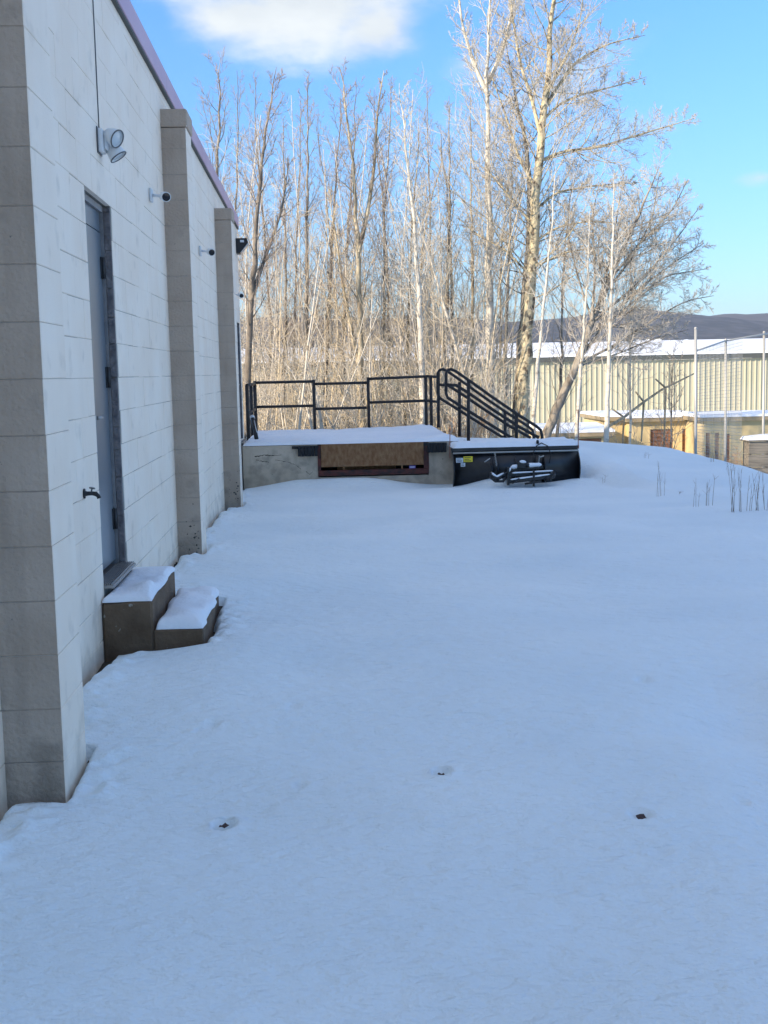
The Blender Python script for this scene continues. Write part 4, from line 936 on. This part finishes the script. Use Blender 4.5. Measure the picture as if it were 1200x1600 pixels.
# ------------------------------------------------------------------ metal building beyond
MY = 65
ze = at(1000, 555, MY).z; zr = ze+.62; xa, xb = -24, 42
MBD = thing('metal_warehouse', 'long pale green corrugated metal warehouse with a snowy roof beyond the trees', 'building', (9, MY, -3))
m_ = MB(); pitch = .29; x = xa; prof = []
while x < xb: prof += [(x, 0), (x+pitch*.66, 0), (x+pitch*.76, -.055), (x+pitch*.90, -.055)]; x += pitch
vs = []; 
for (x, d) in prof: vs += [(x, MY+d, -3.2), (x, MY+d, ze-.28)]
fs = [(2*i, 2*i+2, 2*i+3, 2*i+1) for i in range(len(prof)-1)]
m_._add(vs, fs); m_.box(xa, xb, MY+.06, MY+.2, -3.2, ze-.29); m_.box(xa, xa+.1, MY+.21, MY+26, -3.2, ze-.29); m_.box(xb-.1, xb, MY+.21, MY+26, -3.2, ze-.29); m_.build('wall', ['green_steel'], MBD)
m_ = MB(); m_.box(xa-.2, xb+.2, MY-.25, MY+.3, ze-.27, ze-.02); m_.build('eave_shadow_band', ['trim_and_shadow'], MBD)  # dark fascia band; the gutter shadow under the eave is put into its colour
m_ = MB(); m_.prism([(xa-.25, MY-.3, ze-.01), (xa-.25, MY-.3, ze+.12), (xa-.25, MY+13, zr+.45), (xa-.25, MY+26.3, ze+.12), (xa-.25, MY+26.3, ze-.01)], (xb-xa+.5, 0, 0)); m_.build('snowy_roof', ['snow'], MBD)

# yellow sheds
def shed(label, px0, px1, py_eave, Y, depth, doors, fascia=True, zb=-3.0, roofrise=.06, group=None, side=None):
    a, b = at(px0, py_eave, Y), at(px1, py_eave, Y); ze_ = (a.z+b.z)/2
    t = thing('yellow_shed', label, 'shed', ((a.x+b.x)/2, Y, zb), group='row of yellow sheds')
    ops = sorted([(at(p, py_eave, Y).x, at(q, py_eave, Y).x, at(p, tp, Y).z) for (p, q, tp) in doors])
    m_ = MB(); x = a.x
    for (o0, o1, oz) in ops:
        m_.box(x, o0, Y, Y+.12, zb-.3, ze_); m_.box(o0, o1, Y, Y+.12, oz, ze_); x = o1
    m_.box(x, b.x, Y, Y+.12, zb-.3, ze_); m_.box(a.x, a.x+.12, Y+.121, Y+depth, zb-.3, ze_-.01); m_.box(b.x-.12, b.x, Y+.121, Y+depth, zb-.3, ze_-.01); m_.box(a.x, b.x, Y+depth, Y+depth+.1, zb-.3, ze_-.01)
    m_.build('wall', ['shed_yellow'], t)
    for (o0, o1, oz) in ops:
        m_ = MB(); nsl = int((oz-(zb-.2))/.14)
        for q in range(nsl): m_.box(o0+.01, o1-.01, Y+.05, Y+.085, oz-(q+1)*.14, oz-q*.14-.015)
        d_ = m_.build('slatted_door', ['shed_brown'], t)
        m_ = MB(); m_.box(o0-.05, o0, Y-.02, Y-.001, zb-.3, oz+.05); m_.box(o1, o1+.05, Y-.02, Y-.001, zb-.3, oz+.05); m_.box(o0, o1, Y-.02, Y-.001, oz, oz+.05); m_.build('door_trim', ['shed_yellow'], d_)
    m_ = MB(); m_.box(a.x-.2, b.x+.2, Y-.25, Y+depth+.2, ze_+.002, ze_+.14); m_.build('eave_board', ['shed_fascia'], t)
    m_ = MB(); m_.prism([(a.x-.22, Y-.27, ze_+.142), (a.x-.22, Y-.27, ze_+.22), (a.x-.22, Y+depth*.5, ze_+.22+roofrise), (a.x-.22, Y+depth+.2, ze_+.22), (a.x-.22, Y+depth+.2, ze_+.142)], (b.x-a.x+.44, 0, 0)); m_.build('snowy_roof', ['snow'], t)
    return t
shed('yellow shed with plain left wall and brown slatted doors, behind the white pole', 985, 1088, 658, 42, 5.0, ((1016, 1052, 671), (1066, 1081, 670)))
shed('right hand yellow shed behind the wire mesh fence', 1100, 1215, 657, 40, 3.0, ((1103, 1110, 676), (1117, 1124, 676), (1133, 1141, 678)))
shed('plain yellow shed end at the left of the shed row', 952, 982, 657, 42.6, 4.0, ())
shed('low shed with a snowy roof and dark front seen behind the leaning trunk', 862, 948, 682, 40, 5.0, ((880, 940, 686),), zb=-2.9, roofrise=.15)

# ------------------------------------------------------------------ fence with wire mesh on the right
FN = thing('mesh_fence', 'tall white pole and wire mesh fence with slanting top rail at the right', 'fence', (7.3, 23, -.3))
p0 = at(1087, 514, 23); gz0 = float(ground_z(p0.x, 23))
def fpost(px, pyt, Y, r=.035):
    p = at(px, pyt, Y); m_ = MB(); m_.tube([(p.x+.03, Y, float(ground_z(p.x, Y))-.2), (p.x, Y, p.z)], r, 8); m_.lathe((p.x, Y, p.z), (0, 0, 1), [(0, r*1.15), (.02, r*1.15), (.04, r*.6)], 8); m_.build('post', ['galvanised'], FN); return p
fA = fpost(1087, 514, 23.0, .029); fB = fpost(1134, 532, 24.5, .026); fC = fpost(1194, 520, 26, .03)
m_ = MB(); m_.tube([at(1088, 548, 23), at(1134, 532.5, 24.5)], .018, 6); m_.build('top_rail', ['galvanised'], FN)
m_ = MB(); m_.tube([at(1134, 532.5, 24.5), at(1200, 521, 26.1), at(1260, 517, 27.5)], .018, 6); m_.build('top_rail', ['galvanised'], FN)
m_ = MB(); A0 = Vector(at(1088, 548, 23)); A1 = Vector(at(1160, 528, 25.2)); zb0 = -1.0
nw = 34
for k in range(nw+1):
    f_ = k/nw; p = A0.lerp(A1, f_); m_.tube([p, (p.x+.01*math.sin(k), p.y, zb0-.6*f_)], .0034, 3, cap=False)
for k in range(48):
    z = k/47; pts = []
    for f_ in (0, .25, .5, .75, 1): p = A0.lerp(A1, f_); pts.append((p.x, p.y, p.z+(zb0-.6*f_-p.z)*z+.01*math.sin(k*3+f_*9)))
    m_.tube(pts, .0034, 3, cap=False)
o = m_.build('wire_mesh', ['galvanised'], FN); o['kind'] = 'stuff'
# fallen trunk propped over the shed roof
fl = [at(x, y, 33+i*.3) for i, (x, y) in enumerate(((948, 668), (975, 652), (1006, 628), (1035, 608), (1060, 596), (1084, 584)))]
FT = thing('fallen_tree', 'bare fallen tree trunk propped slantwise above the yellow shed', 'tree', fl[0])
m_ = MB(); m_.tube(fl, [.045, .04, .036, .032, .026, .02], 8); m_.build('trunk', ['tan_bark'], FT)
for (pts) in (((1006, 628), (993, 612)), ((975, 652), (958, 640)), ((1040, 606), (1024, 592)), ((1006, 628), (1002, 690)), ((1040, 606), (1037, 715)), ((975, 652), (972, 705)), ((1050, 601), (1048, 585), (1055, 560))):
    m_ = MB(); P_ = [at(x, y, 33.6) for x, y in pts]; m_.tube(P_, [.032, .022] if len(P_) == 2 else [.03, .02, .01], 6); m_.build('branch', ['tan_bark'], FT)
tree('bushy sapling growing over the fallen trunk left of the white pole', [(1048, 720), (1049, 660), (1050, 600), (1052, 560), (1053, 540)], 32, .03, 'grey_bark', 'grey_twig', seed=90, n1=22, n2=5, n3=3, l1=.3, ang=40, tlo=.3, twig_r=.006)
# old plank box with snow on top
a, b = at(1170, 690, 24.5), at(1232, 740, 24.5)
WB = thing('plank_box', 'weathered grey plank bin with snow on its lid at the right edge', 'wooden box', (a.x, 24.5, b.z-.2))
n = 4; h = (a.z-(b.z-.4))/n
for q in range(n):
    for (x0, x1, y0, y1) in ((a.x, b.x, 24.5, 24.54), (a.x, a.x+.04, 24.545, 24.85)):
        m_ = MB(); z0 = b.z-.4+q*h; m_.box(x0+random.uniform(-.01, .01), x1, y0, y1, z0+.008, z0+h-.008, c=.004); m_.build('plank', ['grey_wood'], WB)
for x in (a.x+.05, (a.x+b.x)/2, b.x-.05):
    m_ = MB(); m_.box(x-.03, x+.03, 24.545, 24.60, b.z-.4, a.z); m_.build('batten', ['grey_wood'], WB)
m_ = MB(); m_.box(a.x-.05, b.x+.05, 24.45, 24.95, a.z+.003, a.z+.03); m_.build('lid', ['grey_wood'], WB)
snow_pad('snow_patch', a.x-.05, b.x+.05, 24.44, 24.95, a.z+.031, .08, 'snow lying on the lid of the weathered plank bin', lump=.02, edge=.08, nx=20, ny=16, seed=33)
brush('dead_vines', 'orange brown dead vines hanging by the yellow shed left of the plank bin', 60, (9.2, 9.75), (26.0, 27.2), .5, 1.25, .006, 'orange_brush', 12, cat='brush', lean=.18)

# ------------------------------------------------------------------ weeds through the snow
def weed(label, px, py, n, h, spread, seed, cat='weed', w=.0026, fork=2):
    r = random.Random(seed); p = gpoint(px, py); t = thing('dry_weed', label, cat, (p.x, p.y, float(ground_z(p.x, p.y))))
    for i in range(n):
        x, y = p.x+r.uniform(-spread, spread), p.y+r.uniform(-spread*.6, spread*.6); z = float(ground_z(x, y))-.03; hh = h*r.uniform(.5, 1.05)
        lx, ly = r.uniform(-.12, .12)*hh, r.uniform(-.12, .12)*hh
        m_ = MB(); pts = [Vector((x, y, z)), Vector((x+lx*.4, y+ly*.4, z+hh*.5)), Vector((x+lx, y+ly, z+hh))]; m_.tube(pts, [w, w*.8, w*.45], 5)
        for k in range(fork):
            q = pts[1].lerp(pts[2], r.uniform(0, .8)); m_.tube([q, q+Vector((r.uniform(-.05, .05), r.uniform(-.05, .05), r.uniform(.04, .12)*h*2.2))], [w*.6, w*.3], 4)
        m_.build('stem', ['dry_stalk'], t)
weed('dense clump of dry stalks at the right edge, left part', 1158, 800, 9, .55, .10, 1)
weed('dense clump of dry stalks at the very right edge', 1185, 798, 9, .52, .10, 2)
weed('thin pair of tall stalks in the snow below the white pole', 1108, 790, 4, .42, .05, 3)
weed('pale thin stalks in the snow right of the plow', 1032, 775, 5, .46, .07, 4, w=.0019)
weed('single bent twig in the snow just right of the plow', 944, 755, 2, .16, .03, 5)
weed('dark low stalks by the foot of the mesh fence', 1112, 722, 4, .25, .06, 6)
weed('short stalks in the snow between fence foot and plank bin', 1140, 735, 4, .22, .08, 7)
weed('two faint short stalks left of the white pole', 1010, 716, 3, .2, .05, 8, w=.0019)
weed('tiny stalk alone in the open snow right of the pale stalks', 1062, 772, 2, .12, .02, 9, w=.0019)
weed('short stalks poking through the drift behind the plow', 752, 697, 7, .16, .3, 10)
weed('slim lone stalks between the plow and the tall right clumps', 1088, 792, 3, .36, .04, 11, w=.0019)
# a leaf, and dark pieces added as shade inside two pocks
def leaf(px, py, label, s=.022, matn='dead_leaf_and_hole', up=0.0):
    p = gpoint(px, py); z = float(ground_full(np.array([p.x]), np.array([p.y]))[0])+.016 if not up else float(ground_z(p.x, p.y))-.006
    m_ = MB(); n = 9; r = random.Random(px); vs = [(p.x, p.y, z+.008)]
    for k in range(n): a_ = 6.283*k/n; q = s*r.uniform(.6, 1.1); vs.append((p.x+math.cos(a_)*q, p.y+math.sin(a_)*q*1.2, z+r.uniform(0, .012)))
    m_._add(vs, [(0, 1+k, 1+(k+1) % n) for k in range(n)]); tag(m_.build('dead_leaf_and_hole', [matn]), label, 'leaf')
leaf(350, 1291, 'dark piece added as shade in the pock at the lower left of the snow', .018, up=.028)
leaf(690, 1210, 'dark piece added as shade in the small hole in the middle of the snow', .016, up=.03)
leaf(1001, 1273, 'curled reddish brown leaf on the snow at the lower right', .02)
# dark debris at the wall foot
for (y, lb) in ((6.15, 'dark clump of debris at the wall foot before the stoop'), (4.83, 'dark clump of leaves at the near pilaster corner'), (6.32, 'dark bits of leaves against the front of the stoop')):
    m_ = MB(); r = random.Random(int(y*100)); xx = -1.0 if y < 5 else XW+.03
    for k in range(26):
        x = xx+r.uniform(0, .06); yy = y+r.uniform(-.12, .12); z = float(ground_z(x, yy))-.06; s = r.uniform(.008, .02)
        m_._add([(x, yy, z), (x+s, yy+r.uniform(-s, s), z+r.uniform(0, s)*.5), (x+s*.3, yy+s, z+s*.6)], [(0, 1, 2)])
    tag(m_.build('leaf_litter', ['dead_leaf_and_hole']), lb, 'debris', kind='stuff')

# ------------------------------------------------------------------ hills and far town
def ridge(name, label, px_top, Y, depth, matn, seed):
    xs = np.linspace(-1.2*Y, 1.2*Y, 260); xp = [at(px, py, Y).x for px, py in px_top]; zp_ = [at(px, py, Y).z for px, py in px_top]
    top = np.interp(xs, xp, zp_)+ .012*Y*vnoise(xs, xs*0, Y*.09, seed)+.004*Y*vnoise(xs, xs*0, Y*.02, seed+1)
    rows = []; prof = ((-.75, .0), (-.6, .12), (-.45, .32), (-.3, .55), (-.16, .80), (-.06, .95), (0, 1.), (.2, .9), (.6, .4), (1, 0))
    V = []
    for (d, hf) in prof:
        yy = Y+depth*d; z = -4+(top+4)*hf + (vnoise(xs, xs*0+d*Y, Y*.03, seed+2)*.02*Y)*min(1, hf*2)*(1-abs(hf-.5)*1.6 if hf < 1 else 0)
        V.append(np.stack([xs, np.full_like(xs, yy), z], 1))
    V = np.concatenate(V); n = len(xs); i = (np.arange(len(prof)-1)[:, None]*n+np.arange(n-1)[None, :]).ravel()
    o = np_mesh(name, V, np.stack([i, i+1, i+1+n, i+n], 1), matn); o['kind'] = 'structure'; o['label'] = label
ridge('near_hill', 'long wooded hill behind the warehouse', [(-3000, 500), (200, 498), (600, 500), (850, 494), (980, 491), (1060, 494), (1120, 497), (1200, 500), (1800, 520), (5000, 520)], 2600, 1500, 'hill_forest', 3)
ridge('far_hill', 'higher rounded hill on the right horizon', [(-3000, 540), (900, 530), (1000, 512), (1080, 494), (1150, 485), (1200, 484), (1300, 490), (1500, 500), (5000, 530)], 4200, 2000, 'hill_far', 8)
r = random.Random(5)
for i in range(14):
    px = [1042, 1050, 1057, 1066, 1074, 1030, 1090, 1101, 1015, 1000, 1120, 1150, 1170, 985][i]; Y = 1150+r.uniform(-60, 60); p = at(px, 532+r.uniform(-3, 2), Y)
    t = thing('far_house', 'tiny pale far house at the foot of the wooded hill', 'house', (p.x, Y, -3), group='far houses at the foot of the hill')
    w, h = r.uniform(4, 8), 4; zb = -4; zt2 = p.z-1.2
    m_ = MB(); m_.box(p.x-w/2, p.x+w/2, Y, Y+9, zb, zt2); m_.build('wall', ['house_white'], t)
    m_ = MB(); m_.prism([(p.x-w/2-.4, Y-.4, zt2+.02), (p.x+w/2+.4, Y-.4, zt2+.02), (p.x, Y-.4, zt2+1.2)], (0, 10, 0)); m_.build('roof', ['snow'], t)

# ------------------------------------------------------------------ air
hz = MB(); hz.box(-4600, 4600, -80, 6900, -9, 330); ho = hz.build('haze', ['snow'])
hm = bpy.data.materials.new('haze_air'); hm.use_nodes = True; ht = hm.node_tree; ht.nodes.clear()
ho_ = N(ht, 'ShaderNodeOutputMaterial'); hv = N(ht, 'ShaderNodeVolumePrincipled'); hv.inputs['Density'].default_value = .00008; hv.inputs['Color'].default_value = (.86, .91, 1, 1); hv.inputs['Anisotropy'].default_value = 0.2
ht.links.new(hv.outputs[0], ho_.inputs['Volume']); ho.data.materials.clear(); ho.data.materials.append(hm); ho['kind'] = 'stuff'; ho['label'] = 'thin bluish winter air over the valley'
